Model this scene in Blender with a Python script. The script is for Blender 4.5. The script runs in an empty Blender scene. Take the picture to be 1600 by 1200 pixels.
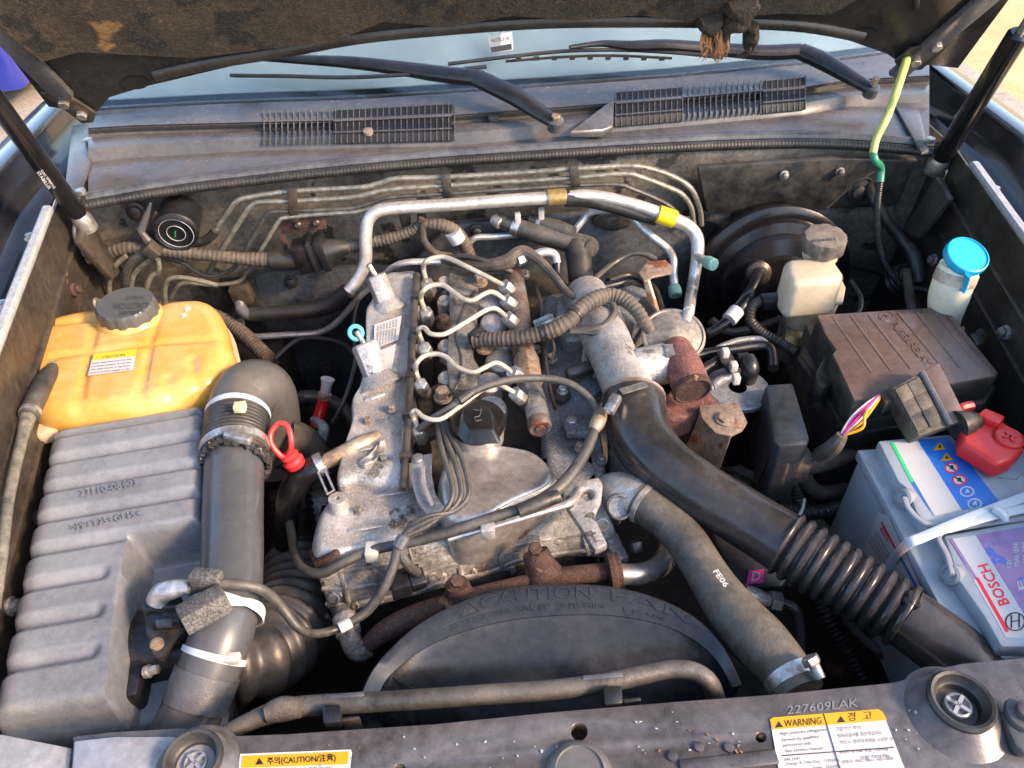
import bpy, bmesh, math, random
from mathutils import Vector, Matrix
from mathutils.geometry import tessellate_polygon
random.seed(7)
sc = bpy.context.scene
COL = sc.collection

# ---------------------------------------------------------------- camera
F = 1200.0                       # focal length in photo pixels (photo 1600 x 1200)
Yc = Vector((-110, 1070, -1200)).normalized()          # the car's fore-aft axis seen by the camera
Xc = Vector((1, 0.058, 0)); Xc.z = (Xc.x*Yc.x+Xc.y*Yc.y)/-Yc.z; Xc.normalize()
Zc = Xc.cross(Yc)
CAM = Vector((0, -.30, 1.61))
camd = bpy.data.cameras.new('camera'); camd.sensor_width = 36; camd.lens = 36*F/1600
camd.clip_start = .02; camd.clip_end = 400
cam = bpy.data.objects.new('camera', camd); COL.objects.link(cam)
cam.matrix_world = Matrix.Translation(CAM) @ Matrix((Xc, Yc, Zc)).to_4x4()
sc.camera = cam
# ---------------------------------------------------------------- sky, sun, exposure
SUN_EL, SUN_AZ = math.radians(33), math.radians(118)    # azimuth from +Y (into the car) towards +X (car's right in picture)
world = bpy.data.worlds.new('World'); sc.world = world; world.use_nodes = True
wn = world.node_tree.nodes; wn.clear()
sky = wn.new('ShaderNodeTexSky'); sky.sky_type = 'NISHITA'; sky.sun_disc = False
sky.sun_elevation = SUN_EL; sky.sun_rotation = SUN_AZ; sky.air_density = 1.0; sky.dust_density = 2.0
bg = wn.new('ShaderNodeBackground'); bg.inputs[1].default_value = .15
wo = wn.new('ShaderNodeOutputWorld')
world.node_tree.links.new(sky.outputs[0], bg.inputs[0]); world.node_tree.links.new(bg.outputs[0], wo.inputs[0])
sd = bpy.data.lights.new('sun', 'SUN'); sd.energy = 2.0; sd.angle = math.radians(9); sd.color = (1, .66, .40)
sun = bpy.data.objects.new('sun', sd); COL.objects.link(sun)
sdir = Vector((math.sin(SUN_AZ)*math.cos(SUN_EL), math.cos(SUN_AZ)*math.cos(SUN_EL), math.sin(SUN_EL)))
sun.rotation_euler = sdir.to_track_quat('Z', 'Y').to_euler(); sun.location = (3, 0, 4)
sc.view_settings.view_transform = 'Standard'; sc.view_settings.look = 'None'
sc.view_settings.gamma = 1; sc.view_settings.use_curve_mapping = False
sc.view_settings.exposure = 1.8

# ---------------------------------------------------------------- pixel -> place
def ray(px, py):
    v = Vector(((px-800)/F, -(py-600)/F, -1)); return Vector((v.dot(Xc), v.dot(Yc), v.dot(Zc)))
def W(px, py, z):
    d = ray(px, py); return CAM + d*((z-CAM.z)/d.z)
def Y(px, py, y):
    d = ray(px, py); return CAM + d*((y-CAM.y)/d.y)
def mpp(p):                      # metres per photo pixel at a point
    q = p-CAM; return -(q.x*Xc.z+q.y*Yc.z+q.z*Zc.z)/F
def V(p): return p if isinstance(p, Vector) else W(*p)
def S(z): return lambda px, py: W(px, py, z)
def SY(y): return lambda px, py: Y(px, py, y)
def SP(p0, n):                   # any plane
    n = Vector(n)
    def f(px, py):
        d = ray(px, py); return CAM + d*(n.dot(p0-CAM)/n.dot(d))
    return f

def catmull(P, n, closed=False):
    P = [Vector(p) for p in P]; out = []; m = len(P)
    if closed: idx = range(m)
    else: idx = range(m-1)
    for i in idx:
        g = (lambda k: P[k % m]) if closed else (lambda k: P[min(max(k, 0), m-1)])
        a, b, c, d = g(i-1), g(i), g(i+1), g(i+2)
        for k in range(n):
            t = k/n
            out.append(.5*((2*b)+(c-a)*t+(2*a-5*b+4*c-d)*t*t+(3*b-a-3*c+d)*t**3))
    if not closed: out.append(P[-1].copy())
    return out

class MB:
    def __init__(s): s.v = []; s.f = []; s.path = None
    def add(s, v, f):
        o = len(s.v); s.v += [Vector(x) for x in v]; s.f += [tuple(i+o for i in q) for q in f]; return s
    # tube through points; r in photo pixels (or metres with m=True)
    def tube(s, pts, r, sides=14, n=6, corr=None, caps=True, m=False, closed=False, flat=None, smooth=True, up=None):
        P = [V(p) for p in pts]
        k = len(P)
        R = list(r) if isinstance(r, (list, tuple)) else [r]*k
        R = [q if m else q*mpp(p) for p, q in zip(P, R)]
        if smooth and k > 2 or closed:
            Q = catmull([Vector((p.x, p.y, p.z)) for p in P], n, closed)
            RR = [v.x for v in catmull([Vector((q, 0, 0)) for q in R], n, closed)]
        else: Q, RR = P, R
        if corr:                                  # corrugation: (pitch m, depth m)
            L = 0; nq = [Q[0]]; nr = [RR[0]]; step = corr[0]/6
            acc = []; 
            for i in range(len(Q)-1):
                seg = (Q[i+1]-Q[i]).length; c = max(1, int(seg/step))
                for j in range(c):
                    acc.append((Q[i].lerp(Q[i+1], j/c), RR[i]+(RR[i+1]-RR[i])*j/c, L+seg*j/c))
                L += seg
            Q = [a[0] for a in acc]
            RR = [a[1]-corr[1]*(.5-.5*math.cos(2*math.pi*a[2]/corr[0]))**(corr[2] if len(corr) > 2 else 1) for a in acc]
        N = len(Q); s.path = (Q, RR)
        fr = None; vs = []; fs = []
        for i in range(N):
            if closed: t = Q[(i+1) % N]-Q[i-1]
            else: t = Q[min(i+1, N-1)]-Q[max(i-1, 0)]
            if t.length < 1e-9: t = Vector((0, 0, 1))
            t.normalize()
            if up is not None: fr = Vector(up)
            elif fr is None: fr = Vector((0, 0, 1)) if abs(t.z) < .9 else Vector((1, 0, 0))
            fr = fr-t*fr.dot(t); fr.normalize(); b = t.cross(fr)
            for k2 in range(sides):
                a = 2*math.pi*k2/sides
                fa, fb = (flat if flat else (1, 1))
                vs.append(Q[i]+(fr*math.cos(a)*fa+b*math.sin(a)*fb)*RR[i])
        for i in range(N if closed else N-1):
            for k2 in range(sides):
                a, b2 = i*sides+k2, i*sides+(k2+1) % sides
                c, d = ((i+1) % N)*sides+(k2+1) % sides, ((i+1) % N)*sides+k2
                fs.append((a, b2, c, d))
        if caps and not closed:
            fs.append(tuple(range(sides-1, -1, -1))); fs.append(tuple((N-1)*sides+k2 for k2 in range(sides)))
        return s.add(vs, fs)
    # solid of revolution: profile [(radius, height)] along axis from origin (metres)
    def lathe(s, o, axis, prof, sides=28, ref=None, wob=None):
        ax = Vector(axis).normalized()
        u = Vector(ref) if ref else (Vector((1, 0, 0)) if abs(ax.x) < .8 else Vector((0, 1, 0)))
        u = (u-ax*u.dot(ax)).normalized(); w = ax.cross(u)
        vs = []; fs = []
        for j, (r, h) in enumerate(prof):
            for k in range(sides):
                a = 2*math.pi*k/sides; rr = r*(wob(a, j) if wob else 1)
                vs.append(Vector(o)+ax*h+(u*math.cos(a)+w*math.sin(a))*rr)
        for j in range(len(prof)-1):
            for k in range(sides):
                fs.append((j*sides+k, j*sides+(k+1) % sides, (j+1)*sides+(k+1) % sides, (j+1)*sides+k))
        fs.append(tuple(range(sides-1, -1, -1))); fs.append(tuple((len(prof)-1)*sides+k for k in range(sides)))
        return s.add(vs, fs)
    # prism: outline of world points extruded along vector d, with holes
    def prism(s, top, d, holes=()):
        top = [Vector(p) for p in top]; loops = [top]+[[Vector(p) for p in h] for h in holes]
        d = Vector(d)
        flatv = [p for l in loops for p in l]; n = len(flatv)
        if holes: tris = tessellate_polygon(loops)
        else: tris = [tuple(range(n))]
        # orientation: make top face look against d
        nrm = Vector((0, 0, 0))
        for i in range(len(top)):
            a, b = top[i], top[(i+1) % len(top)]; nrm += a.cross(b)
        flip = nrm.dot(d) > 0
        vs = flatv+[p+d for p in flatv]; fs = []
        for t in tris:
            q = [flatv[i] for i in t]; nn = Vector((0, 0, 0))
            for i in range(len(q)): nn += q[i].cross(q[(i+1) % len(q)])
            t = tuple(t) if nn.dot(d) < 0 else tuple(reversed(t))
            fs.append(t); fs.append(tuple(i+n for i in reversed(t)))
        o = 0
        for li, l in enumerate(loops):
            m = len(l)
            for i in range(m):
                a, b = o+i, o+(i+1) % m
                fs.append((a, b, b+n, a+n))
            o += m
        return s.add(vs, fs)
    def slab(s, px, z, depth, holes=(), surf=None):
        """px outline on height z (or on a surface), extruded down by depth (or along a vector)"""
        f = surf or S(z)
        d = depth if isinstance(depth, (Vector, tuple)) else (0, 0, -depth)
        return s.prism([f(*p) for p in px], d, [[f(*p) for p in h] for h in holes])
    def box(s, c, size, rot=None):
        c = Vector(c); R = rot or Matrix.Identity(3); h = Vector(size)/2
        vs = [c+R @ Vector((x*h.x, y*h.y, z*h.z)) for z in (-1, 1) for y in (-1, 1) for x in (-1, 1)]
        return s.add(vs, [(0, 2, 3, 1), (4, 5, 7, 6), (0, 1, 5, 4), (2, 6, 7, 3), (0, 4, 6, 2), (1, 3, 7, 5)])
    def bar(s, a, b, w, h, up=(0, 0, 1)):
        a, b = V(a), V(b); t = (b-a); L = t.length; t.normalize(); u = Vector(up); u = (u-t*u.dot(t)).normalized(); x = t.cross(u)
        return s.box((a+b)/2, (w, L, h), Matrix((x, t, u)).transposed())
    # domed body: closed outline, rounded shoulder of radius rr (fraction), optional height function
    def pillow(s, px, z, depth, rnd=.02, hf=None, n=5, rings=12, surf=None, frac=.35, taper=0):
        P = [V((x, y, z)) if surf is None else surf(x, y) for x, y in px]
        P = catmull(P, n, True); N = len(P); c = sum(P, Vector())/N
        vs = []; fs = []; lev = []; G_ = 1+frac*.22
        lev.append((G_+taper, -depth)); lev.append((G_, -rnd))
        for i in range(1, 6):
            a = math.pi/2*i/5; lev.append((G_-frac*.5*(1-math.cos(a)), -rnd*(1-math.sin(a))))
        s0 = lev[-1][0]
        for i in range(1, rings+1): lev.append((s0*(1-i/rings)+.002, 0))
        for sc_, dz in lev:
            for p in P:
                q = c+(p-c)*sc_
                h = hf(q) if hf and dz > -depth*.999 else 0
                vs.append(q+Vector((0, 0, dz+h)))
        for j in range(len(lev)-1):
            for k in range(N): fs.append((j*N+k, j*N+(k+1) % N, (j+1)*N+(k+1) % N, (j+1)*N+k))
        fs.append(tuple((len(lev)-1)*N+k for k in range(N))); fs.append(tuple(range(N-1, -1, -1)))
        return s.add(vs, fs)
    def loft(s, rows, th=None):
        """rows: equal-length lists of world points; th: thickness vector"""
        m = len(rows[0]); n = len(rows); vs = [p for r in rows for p in r]; fs = []
        for j in range(n-1):
            for k in range(m-1): fs.append((j*m+k, j*m+k+1, (j+1)*m+k+1, (j+1)*m+k))
        if th is not None:
            t = Vector(th); N = len(vs); vs = vs+[p+t for p in vs]; fs = fs+[tuple(i+N for i in reversed(f)) for f in fs]
            ring = [k for k in range(m)]+[j*m+m-1 for j in range(1, n)]+[(n-1)*m+k for k in range(m-2, -1, -1)]+[j*m for j in range(n-2, 0, -1)]
            for i in range(len(ring)):
                a, b = ring[i], ring[(i+1) % len(ring)]; fs.append((b, a, a+N, b+N))
        return s.add(vs, fs)
    def hexa(s, o, axis, r, h, cham=.12, sides=6):
        return s.lathe(o, axis, [(r*.96, 0), (r, h*.06), (r, h*(1-cham)), (r*.84, h)], sides=sides)
    def band(s, tubemb, t0, t1, k=1.06, n=6, extra=0.0, sides=24):
        Q, R = tubemb.path; a = t0*(len(Q)-1); b = t1*(len(Q)-1); pts = []; rs = []
        for i in range(n+1):
            x = a+(b-a)*i/n; j = min(int(x), len(Q)-2); f = x-j
            pts.append(Q[j].lerp(Q[j+1], f)); rs.append((R[j]+(R[j+1]-R[j])*f)*k+extra)
        return s.tube(pts, rs, m=True, smooth=False, sides=sides)

WL = {}                          # world position of every object
def part(name, mb, mat, parent=None, label=None, cat=None, group=None, kind=None, bevel=None, ang=35, seg=2, smooth=True):
    me = bpy.data.meshes.new(name)
    lo = Vector((min(v.x for v in mb.v), min(v.y for v in mb.v), min(v.z for v in mb.v)))
    hi = Vector((max(v.x for v in mb.v), max(v.y for v in mb.v), max(v.z for v in mb.v)))
    c = (lo+hi)/2
    if parent is None: c.z = lo.z
    me.from_pydata([v-c for v in mb.v], [], mb.f); me.validate()
    bm = bmesh.new(); bm.from_mesh(me)
    bmesh.ops.remove_doubles(bm, verts=bm.verts, dist=1e-6)
    bmesh.ops.recalc_face_normals(bm, faces=bm.faces)
    if bevel:
        es = [e for e in bm.edges if len(e.link_faces) == 2 and e.calc_face_angle(0) > math.radians(ang)]
        try: bmesh.ops.bevel(bm, geom=es, offset=bevel, segments=seg, profile=.5, affect='EDGES', clamp_overlap=True)
        except Exception as ex: print('bevel', name, ex)
    bm.to_mesh(me); bm.free()
    if smooth:
        me.polygons.foreach_set('use_smooth', [True]*len(me.polygons)); me.set_sharp_from_angle(angle=math.radians(ang))
    me.materials.append(mat)
    o = bpy.data.objects.new(name, me); COL.objects.link(o); o.parent = parent; WL[o] = c
    if label: o['label'] = label
    if cat: o['category'] = cat
    if group: o['group'] = group
    if kind: o['kind'] = kind
    return o
def thing(name, label, cat, group=None):
    o = bpy.data.objects.new(name, None); COL.objects.link(o); o.empty_display_size = .02
    o['label'] = label; o['category'] = cat; WL[o] = None
    if group: o['group'] = group
    return o
def finish():
    for o in list(WL):
        if WL[o] is None:
            ch = [c for c in o.children]
            lo = Vector((1e9,)*3); hi = -lo
            for c in ch:
                for v in c.data.vertices:
                    p = v.co+WL[c]
                    for i in range(3): lo[i] = min(lo[i], p[i]); hi[i] = max(hi[i], p[i])
            WL[o] = Vector(((lo.x+hi.x)/2, (lo.y+hi.y)/2, lo.z))
    for o, p in WL.items(): o.location = p-(WL[o.parent] if o.parent else Vector())
_tc = {}
def text_mesh(st, extrude=0.0, bold=False, shear=0):
    key = (st, extrude, bold, shear)
    if key not in _tc:
        cu = bpy.data.curves.new('t', 'FONT'); cu.body = st; cu.size = 1; cu.extrude = extrude; cu.resolution_u = 2; cu.shear = shear
        if bold: cu.offset = .02
        ob = bpy.data.objects.new('t', cu); COL.objects.link(ob); dg = bpy.context.evaluated_depsgraph_get()
        me = bpy.data.meshes.new_from_object(ob.evaluated_get(dg))
        _tc[key] = ([v.co.copy() for v in me.vertices], [tuple(p.vertices) for p in me.polygons])
        bpy.data.objects.remove(ob); bpy.data.curves.remove(cu); bpy.data.meshes.remove(me)
    return _tc[key]
def text(mb, st, p0, p1, h, surf, lift=.0006, thick=0.0, bold=False, upv=None, nrm=None, shear=0):
    """writing: baseline from pixel p0 to p1, capital height h pixels, on a surface (pixel -> place)"""
    vs, fs = text_mesh(st, .5 if thick else 0, bold, shear)
    if not vs: return mb
    x0 = min(v.x for v in vs); x1 = max(v.x for v in vs)
    dx, dy = p1[0]-p0[0], p1[1]-p0[1]; L = math.hypot(dx, dy)
    ux, uy = upv if upv else (dy/L, -dx/L)
    out = []
    for v in vs:
        t = (v.x-x0)/(x1-x0); hh = v.y/.70*h
        p = surf(p0[0]+dx*t+ux*hh, p0[1]+dy*t+uy*hh)
        n = Vector(nrm) if nrm else (CAM-p).normalized()
        out.append(p+n*(lift+v.z*thick))
    return mb.add(out, fs)
def decal(mb, quad, surf, lift=.0004, n=1, nrm=None):
    """flat printed patch: 4+ pixel corners on a surface"""
    pts = []
    for p in quad:
        q = surf(*p); pts.append(q+(Vector(nrm) if nrm else (CAM-q).normalized())*lift)
    d = (Vector(nrm) if nrm else (CAM-pts[0]).normalized())*-.0003
    return mb.prism(pts, d)
def arc_px(cx, cy, rx, ry, a0=0, a1=360, n=24):
    return [(cx+rx*math.cos(math.radians(a0+(a1-a0)*i/n)), cy+ry*math.sin(math.radians(a0+(a1-a0)*i/n))) for i in range(n+(0 if a1-a0 == 360 else 1))]
# ---------------------------------------------------------------- materials
def mat(name, col, rough=.5, metal=0.0, col2=None, amt=.5, scale=14, bump=.15, bscale=120, dust=0, dustcol=(.33, .29, .24), spots=None, coat=0, sss=0, trans=0, alpha=1, fine=0, streak=None, spec=.5, dscale=9, grain=None):
    m = bpy.data.materials.new(name); m.use_nodes = True; nt = m.node_tree; N = nt.nodes; L = nt.links
    b = N['Principled BSDF']; g = N.new('ShaderNodeNewGeometry')
    def noise(sc_, det=6, rg=.6, vec=None):
        t = N.new('ShaderNodeTexNoise'); t.inputs['Scale'].default_value = sc_; t.inputs['Detail'].default_value = det; t.inputs['Roughness'].default_value = rg
        L.new(vec or g.outputs['Position'], t.inputs['Vector']); return t.outputs[0]
    def ramp(x, a, c):
        r = N.new('ShaderNodeMapRange'); r.inputs[1].default_value = a; r.inputs[2].default_value = c; r.interpolation_type = 'SMOOTHSTEP'; L.new(x, r.inputs[0]); return r.outputs[0]
    def mul(a, v):
        r = N.new('ShaderNodeMath'); r.operation = 'MULTIPLY'; L.new(a, r.inputs[0])
        if isinstance(v, (int, float)): r.inputs[1].default_value = v
        else: L.new(v, r.inputs[1])
        return r.outputs[0]
    def mix(f, a, c):
        r = N.new('ShaderNodeMix'); r.data_type = 'RGBA'; L.new(f, r.inputs[0])
        for s_, q in ((6, a), (7, c)):
            if isinstance(q, tuple): r.inputs[s_].default_value = (*q, 1)
            else: L.new(q, r.inputs[s_])
        return r.outputs[2]
    cur = tuple(col); v1 = noise(scale)
    if col2: cur = mix(mul(ramp(v1, .5-.22, .5+.18), amt), cur, tuple(col2))
    if spots:                                # (colour, size scale, threshold)
        for sc3 in spots:
            cur = mix(ramp(noise(sc3[1], 4, .55), sc3[2], sc3[2]+.035), cur, tuple(sc3[0]))
    if fine:
        cur = mix(mul(ramp(noise(380, 3, .7), .45, .75), fine), cur, tuple(min(1, c*1.9+.05) for c in col))
    v2 = noise(dscale, 8, .68)
    if grain is None: grain = .0 if not bump else .55
    if grain:
        gr = N.new('ShaderNodeMapRange'); gr.inputs[1].default_value = .3; gr.inputs[2].default_value = .7; gr.inputs[3].default_value = 1-grain; gr.inputs[4].default_value = 1+grain
        L.new(noise(95, 9, .72), gr.inputs[0]); hs = N.new('ShaderNodeHueSaturation')
        if isinstance(cur, tuple): hs.inputs['Color'].default_value = (*cur, 1)
        else: L.new(cur, hs.inputs['Color'])
        L.new(gr.outputs[0], hs.inputs['Value']); cur = hs.outputs[0]
    if dust:
        sep = N.new('ShaderNodeSeparateXYZ'); L.new(g.outputs['Normal'], sep.inputs[0])
        up = ramp(sep.outputs[2], -.1, .9)
        cur = mix(mul(mul(up, ramp(v2, .36, .68)), dust), cur, tuple(dustcol))
    if isinstance(cur, tuple): b.inputs['Base Color'].default_value = (*cur, 1)
    else: L.new(cur, b.inputs['Base Color'])
    rr = N.new('ShaderNodeMapRange'); rr.inputs[1].default_value = .3; rr.inputs[2].default_value = .7
    rr.inputs[3].default_value = max(.03, rough-.12); rr.inputs[4].default_value = min(1, rough+.16); L.new(v2, rr.inputs[0]); L.new(rr.outputs[0], b.inputs['Roughness'])
    b.inputs['Metallic'].default_value = metal; b.inputs['Specular IOR Level'].default_value = spec
    if coat: b.inputs['Coat Weight'].default_value = coat; b.inputs['Coat Roughness'].default_value = .08
    if sss: b.inputs['Subsurface Weight'].default_value = sss; b.inputs['Subsurface Radius'].default_value = (.02, .01, .004); b.inputs['Subsurface Scale'].default_value = .5
    if trans: b.inputs['Transmission Weight'].default_value = trans
    if alpha < 1: b.inputs['Alpha'].default_value = alpha
    if bump:
        bp = N.new('ShaderNodeBump'); bp.inputs['Strength'].default_value = bump; bp.inputs['Distance'].default_value = .002
        L.new(noise(bscale, 5, .6), bp.inputs['Height']); L.new(bp.outputs[0], b.inputs['Normal'])
    return m
ALLOY = mat('cast_alloy', (.55, .55, .545), .40, .5, (.19, .165, .14), .8, 10, .6, 260, dust=.2, dustcol=(.5, .45, .38), fine=.3, spots=[((.085, .072, .06), 15, .62)], grain=.25)
ALLOY2 = mat('cast_alloy_sooty', (.3, .295, .285), .5, .5, (.06, .055, .05), .9, 22, .6, 150, dust=.3, dustcol=(.42, .39, .35), fine=.3)
ALLOYBLUE = mat('cast_alloy_grey', (.26, .28, .31), .5, .45, (.1, .095, .09), .8, 12, .6, 240, fine=.4, grain=.35)
SHINY = mat('polished_alloy', (.6, .58, .56), .3, .7, (.3, .25, .21), .7, 11, .2, 120, dust=.15, dustcol=(.45, .37, .28), spots=[((.1, .08, .07), 34, .7)], grain=0.35)
BLOCK = mat('grimy_block', (.04, .037, .034), .6, .2, (.12, .1, .08), .5, 22, .6, 120)
PLAST = mat('black_plastic', (.008, .0085, .0105), .3, 0, (.02, .02, .022), .6, 14, .12, 300, dust=.1, dustcol=(.16, .16, .165))
PLASTG = mat('dusty_grey_plastic', (.042, .046, .054), .3, 0, (.085, .09, .1), .7, 12, .25, 500, dust=.3, dustcol=(.24, .25, .27), spots=[((.2, .2, .21), 60, .72)])
PLASTD = mat('dull_black_plastic', (.012, .012, .0135), .36, 0, (.07, .062, .05), .7, 28, .25, 220, dust=.12, dustcol=(.24, .21, .17))
SHROUD = mat('shroud_plastic', (.016, .018, .023), .2, 0, (.03, .032, .037), .55, 7, .05, 300, dust=.04, dustcol=(.25, .25, .26), spots=[((.22, .22, .23), 90, .735)])
RUB = mat('grey_rubber', (.026, .0255, .025), .42, 0, (.065, .062, .056), .8, 24, .35, 260, dust=.25, dustcol=(.3, .27, .23))
RUBB = mat('black_rubber', (.013, .013, .014), .38, 0, (.035, .033, .03), .7, 24, .2, 240, dust=.1)
GLOSSB = mat('black_gloss_rubber', (.006, .006, .0075), .22, 0, (.014, .0135, .013), .5, 14, .08, 160, dust=.03, dustcol=(.25, .2, .16), spots=[((.09, .085, .08), 55, .75)], grain=0.4)
TAPE = mat('cloth_tape', (.04, .034, .03), .7, 0, (.11, .085, .065), .8, 34, .6, 300, dust=.2)
FELT = mat('hood_felt', (.013, .010, .0075), .95, 0, (.055, .04, .024), .85, 9, 1.0, 240, spots=[((.17, .10, .035), 8, .63), ((.006, .0055, .005), 12, .58)], fine=.6)
HOODP = mat('hood_inner_paint', (.014, .0135, .014), .3, 0, (.035, .031, .027), .6, 14, .1, 200, dust=0, spots=[((.16, .15, .13), 60, .72)])
PAINT = mat('dark_car_paint', (.008, .009, .014), .14, 0, (.02, .02, .025), .5, 12, .02, 200, coat=.8, dust=.06)
RAIL = mat('dusty_rail_paint', (.3, .31, .33), .4, .1, (.42, .43, .45), .6, 40, .6, 420, fine=.3, grain=.25)
BAY = mat('bay_paint_dirty', (.02, .018, .017), .4, 0, (.06, .047, .035), .8, 11, .35, 130, dust=.12, dustcol=(.2, .16, .12), spots=[((.16, .085, .045), 14, .68)])
FIRE = mat('firewall_dirty', (.05, .048, .045), .5, 0, (.19, .17, .14), .8, 9, .5, 170, spots=[((.018, .018, .018), 14, .58)], fine=.5)
SOUND = mat('firewall_mat', (.035, .039, .046), .42, 0, (.1, .11, .125), .65, 14, .5, 160, fine=.25)
COWL = mat('cowl_plastic', (.06, .06, .066), .2, 0, (.10, .097, .097), .6, 6, .1, 350, dust=.25, dustcol=(.24, .22, .2), grain=0.3)
XM = mat('crossmember_paint', (.05, .046, .048), .28, .1, (.11, .1, .102), .6, 8, .12, 130, dust=.18, dustcol=(.3, .28, .28), spots=[((.5, .5, .5), 75, .735), ((.02, .02, .02), 40, .7)], coat=.25)
XML = mat('crossmember_pale_end', (.36, .37, .4), .3, .2, (.24, .245, .26), .6, 9, .1, 130, spots=[((.1, .1, .1), 40, .68)], grain=0.25)
RUST = mat('rust', (.07, .034, .025), .8, .1, (.035, .02, .017), .8, 34, .8, 260, fine=.3, spots=[((.3, .16, .06), 26, .67)])
RUSTR = mat('red_oxide', (.17, .07, .06), .8, 0, (.1, .042, .038), .7, 40, .9, 420, fine=.35)
RUSTT = mat('tan_rusty_steel', (.36, .25, .17), .5, .4, (.22, .19, .16), .7, 18, .3, 200, spots=[((.26, .09, .045), 25, .64)])
ZINC = mat('zinc_steel', (.6, .6, .58), .35, .85, (.32, .29, .26), .6, 50, .2, 260)
NUT = mat('nut_steel', (.45, .47, .47), .36, .75, (.26, .24, .2), .6, 60, .2, 260)
CREAM = mat('injection_pipe', (.6, .55, .45), .36, .35, (.42, .36, .28), .7, 45, .1, 200, grain=0.25)
SILVER = mat('aluminium_pipe', (.72, .71, .69), .36, .65, (.48, .46, .43), .7, 28, .15, 220, grain=0.25)
LINE = mat('brake_line', (.17, .17, .15), .38, .5, (.32, .3, .24), .7, 34, .1, 200)
DLINE = mat('dark_line', (.05, .05, .05), .35, .3, (.13, .12, .1), .7, 30, .1, 200)
WHITE = mat('white_plastic', (.5, .49, .46), .4, 0, (.38, .36, .32), .5, 40, .05, 200, grain=0.12)
NYLON = mat('translucent_tie', (.46, .53, .58), .35, 0, sss=.3, bump=0)
RESV = mat('cream_reservoir', (.56, .50, .38), .35, 0, (.4, .31, .19), .5, 13, .1, 140, sss=.25, grain=0.12)
WASH = mat('washer_bottle', (.78, .8, .66), .4, 0, (.6, .58, .45), .5, 20, .1, 140, sss=.3, grain=0.1)
GREYCAP = mat('grey_cap', (.06, .065, .068), .38, 0, (.08, .08, .08), .5, 20, .1, 200, dust=.05, grain=.15)
BLUE = mat('blue_cap', (.005, .38, .66), .35, 0, (.01, .3, .5), .4, 30, .05, 100, grain=0.08)
CYAN = mat('cyan_ring', (.12, .6, .75), .35, 0, bump=0)
GREEN = mat('green_cap', (.22, .5, .42), .5, 0, (.3, .42, .36), .5, 60, .05, 100, grain=0.2)
RED = mat('red_plastic', (.62, .02, .022), .36, 0, (.5, .03, .03), .5, 30, .05, 160, dust=.12, grain=0.12)
REDT = mat('red_tube', (.5, .012, .015), .25, 0, bump=0)
BATG = mat('battery_grey', (.36, .43, .50), .36, 0, (.3, .34, .37), .5, 12, .05, 200, dust=.12, grain=0.08)
LWHITE = mat('label_white', (.50, .51, .52), .38, 0, (.42, .42, .41), .4, 30, 0)
LBLUE = mat('label_blue', (.012, .11, .5), .3, 0, (.03, .2, .6), .7, 22, 0)
LPURP = mat('label_purple', (.2, .12, .32), .3, 0, (.36, .22, .36), .9, 26, 0, spots=[((.1, .14, .5), 30, .6)])
LRED = mat('label_red', (.68, .01, .03), .35, bump=0)
LGREEN = mat('label_green', (.02, .55, .18), .35, bump=0)
LYEL = mat('label_yellow', (.62, .30, .006), .4, 0, (.58, .27, .006), .4, 30, 0)
LEMON = mat('label_lemon', (.55, .47, .02), .4, bump=0)
LPINK = mat('label_pink', (.78, .03, .28), .4, bump=0)
INK = mat('ink', (.008, .008, .01), .6, bump=0)
GINK = mat('grey_ink', (.03, .03, .032), .6, bump=0)
YELT = mat('yellow_tape', (.85, .62, .01), .4, 0, bump=0)
GOLD = mat('brass_collar', (.42, .31, .12), .4, .6, (.3, .2, .08), .6, 40, .1)
CABLE = mat('yellow_green_hose', (.52, .56, .18), .4, 0, (.42, .5, .16), .6, 8, .05, 100, sss=.1, grain=0.1)
DGREEN = mat('dark_green_hose', (.03, .2, .12), .35, 0, bump=0)
FUSEL = mat('fuse_lid_reflection_tint', (.11, .072, .058), .26, 0, (.14, .1, .085), .6, 8, .06, 300, dust=.12, dustcol=(.28, .22, .19), spots=[((.6, .6, .6), 70, .765)], grain=0.3)  # brown is the hood's reflection, painted into black plastic
GLASSW = mat('windscreen_glass', (.85, .95, .97), .03, 0, bump=0, trans=1, alpha=1, spec=.8)
GLASSPALE = mat('glass_brightener_pale', (.46, .54, .57), .5, 0, (.3, .37, .41), .8, 5, 0)  # pale tone of the panel added to brighten the windscreen
FRIT = mat('frit_black', (.02, .022, .025), .12, bump=0)
FOAM = mat('grey_foam', (.03, .03, .03), .95, 0, (.16, .155, .15), .95, 520, 1.0, 420)
SILT = mat('silver_tape', (.55, .55, .56), .4, .7, (.4, .4, .4), .5, 60, .5, 60)
FIBRE = mat('torn_fibre', (.3, .15, .06), .95, 0, (.12, .07, .04), .8, 40, .6, 200)
WPINK = mat('wire_pink', (.75, .04, .25), .4, bump=0); WORA = mat('wire_orange', (.8, .33, .01), .4, bump=0); WWHI = mat('wire_white', (.7, .66, .58), .4, bump=0); WBLU = mat('wire_blue', (.08, .25, .5), .4, bump=0)
def tank_mat():
    m = mat('amber_tank', (.56, .27, .035), .2, 0, (.60, .40, .13), .95, 7, .12, 60, sss=.45, dust=.35, dustcol=(.64, .52, .3), spots=[((.45, .2, .05), 16, .70)], grain=0.1)
    return m
AMBER = tank_mat()
COOL = mat('coolant_through_plastic', (.62, .15, .03), .3, 0, (.5, .1, .02), .6, 12, .05, 60, sss=.2, grain=0.1)
SEAM = mat('tank_seam', (.55, .4, .27), .45, 0, (.4, .3, .22), .6, 40, .1, sss=.2, grain=0.2)
ASPH = mat('asphalt', (.42, .30, .14), .9, 0, (.55, .42, .22), .7, 3, .8, 60, fine=.5)  # bright yellow base colour carries the sunlight on the road
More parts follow.
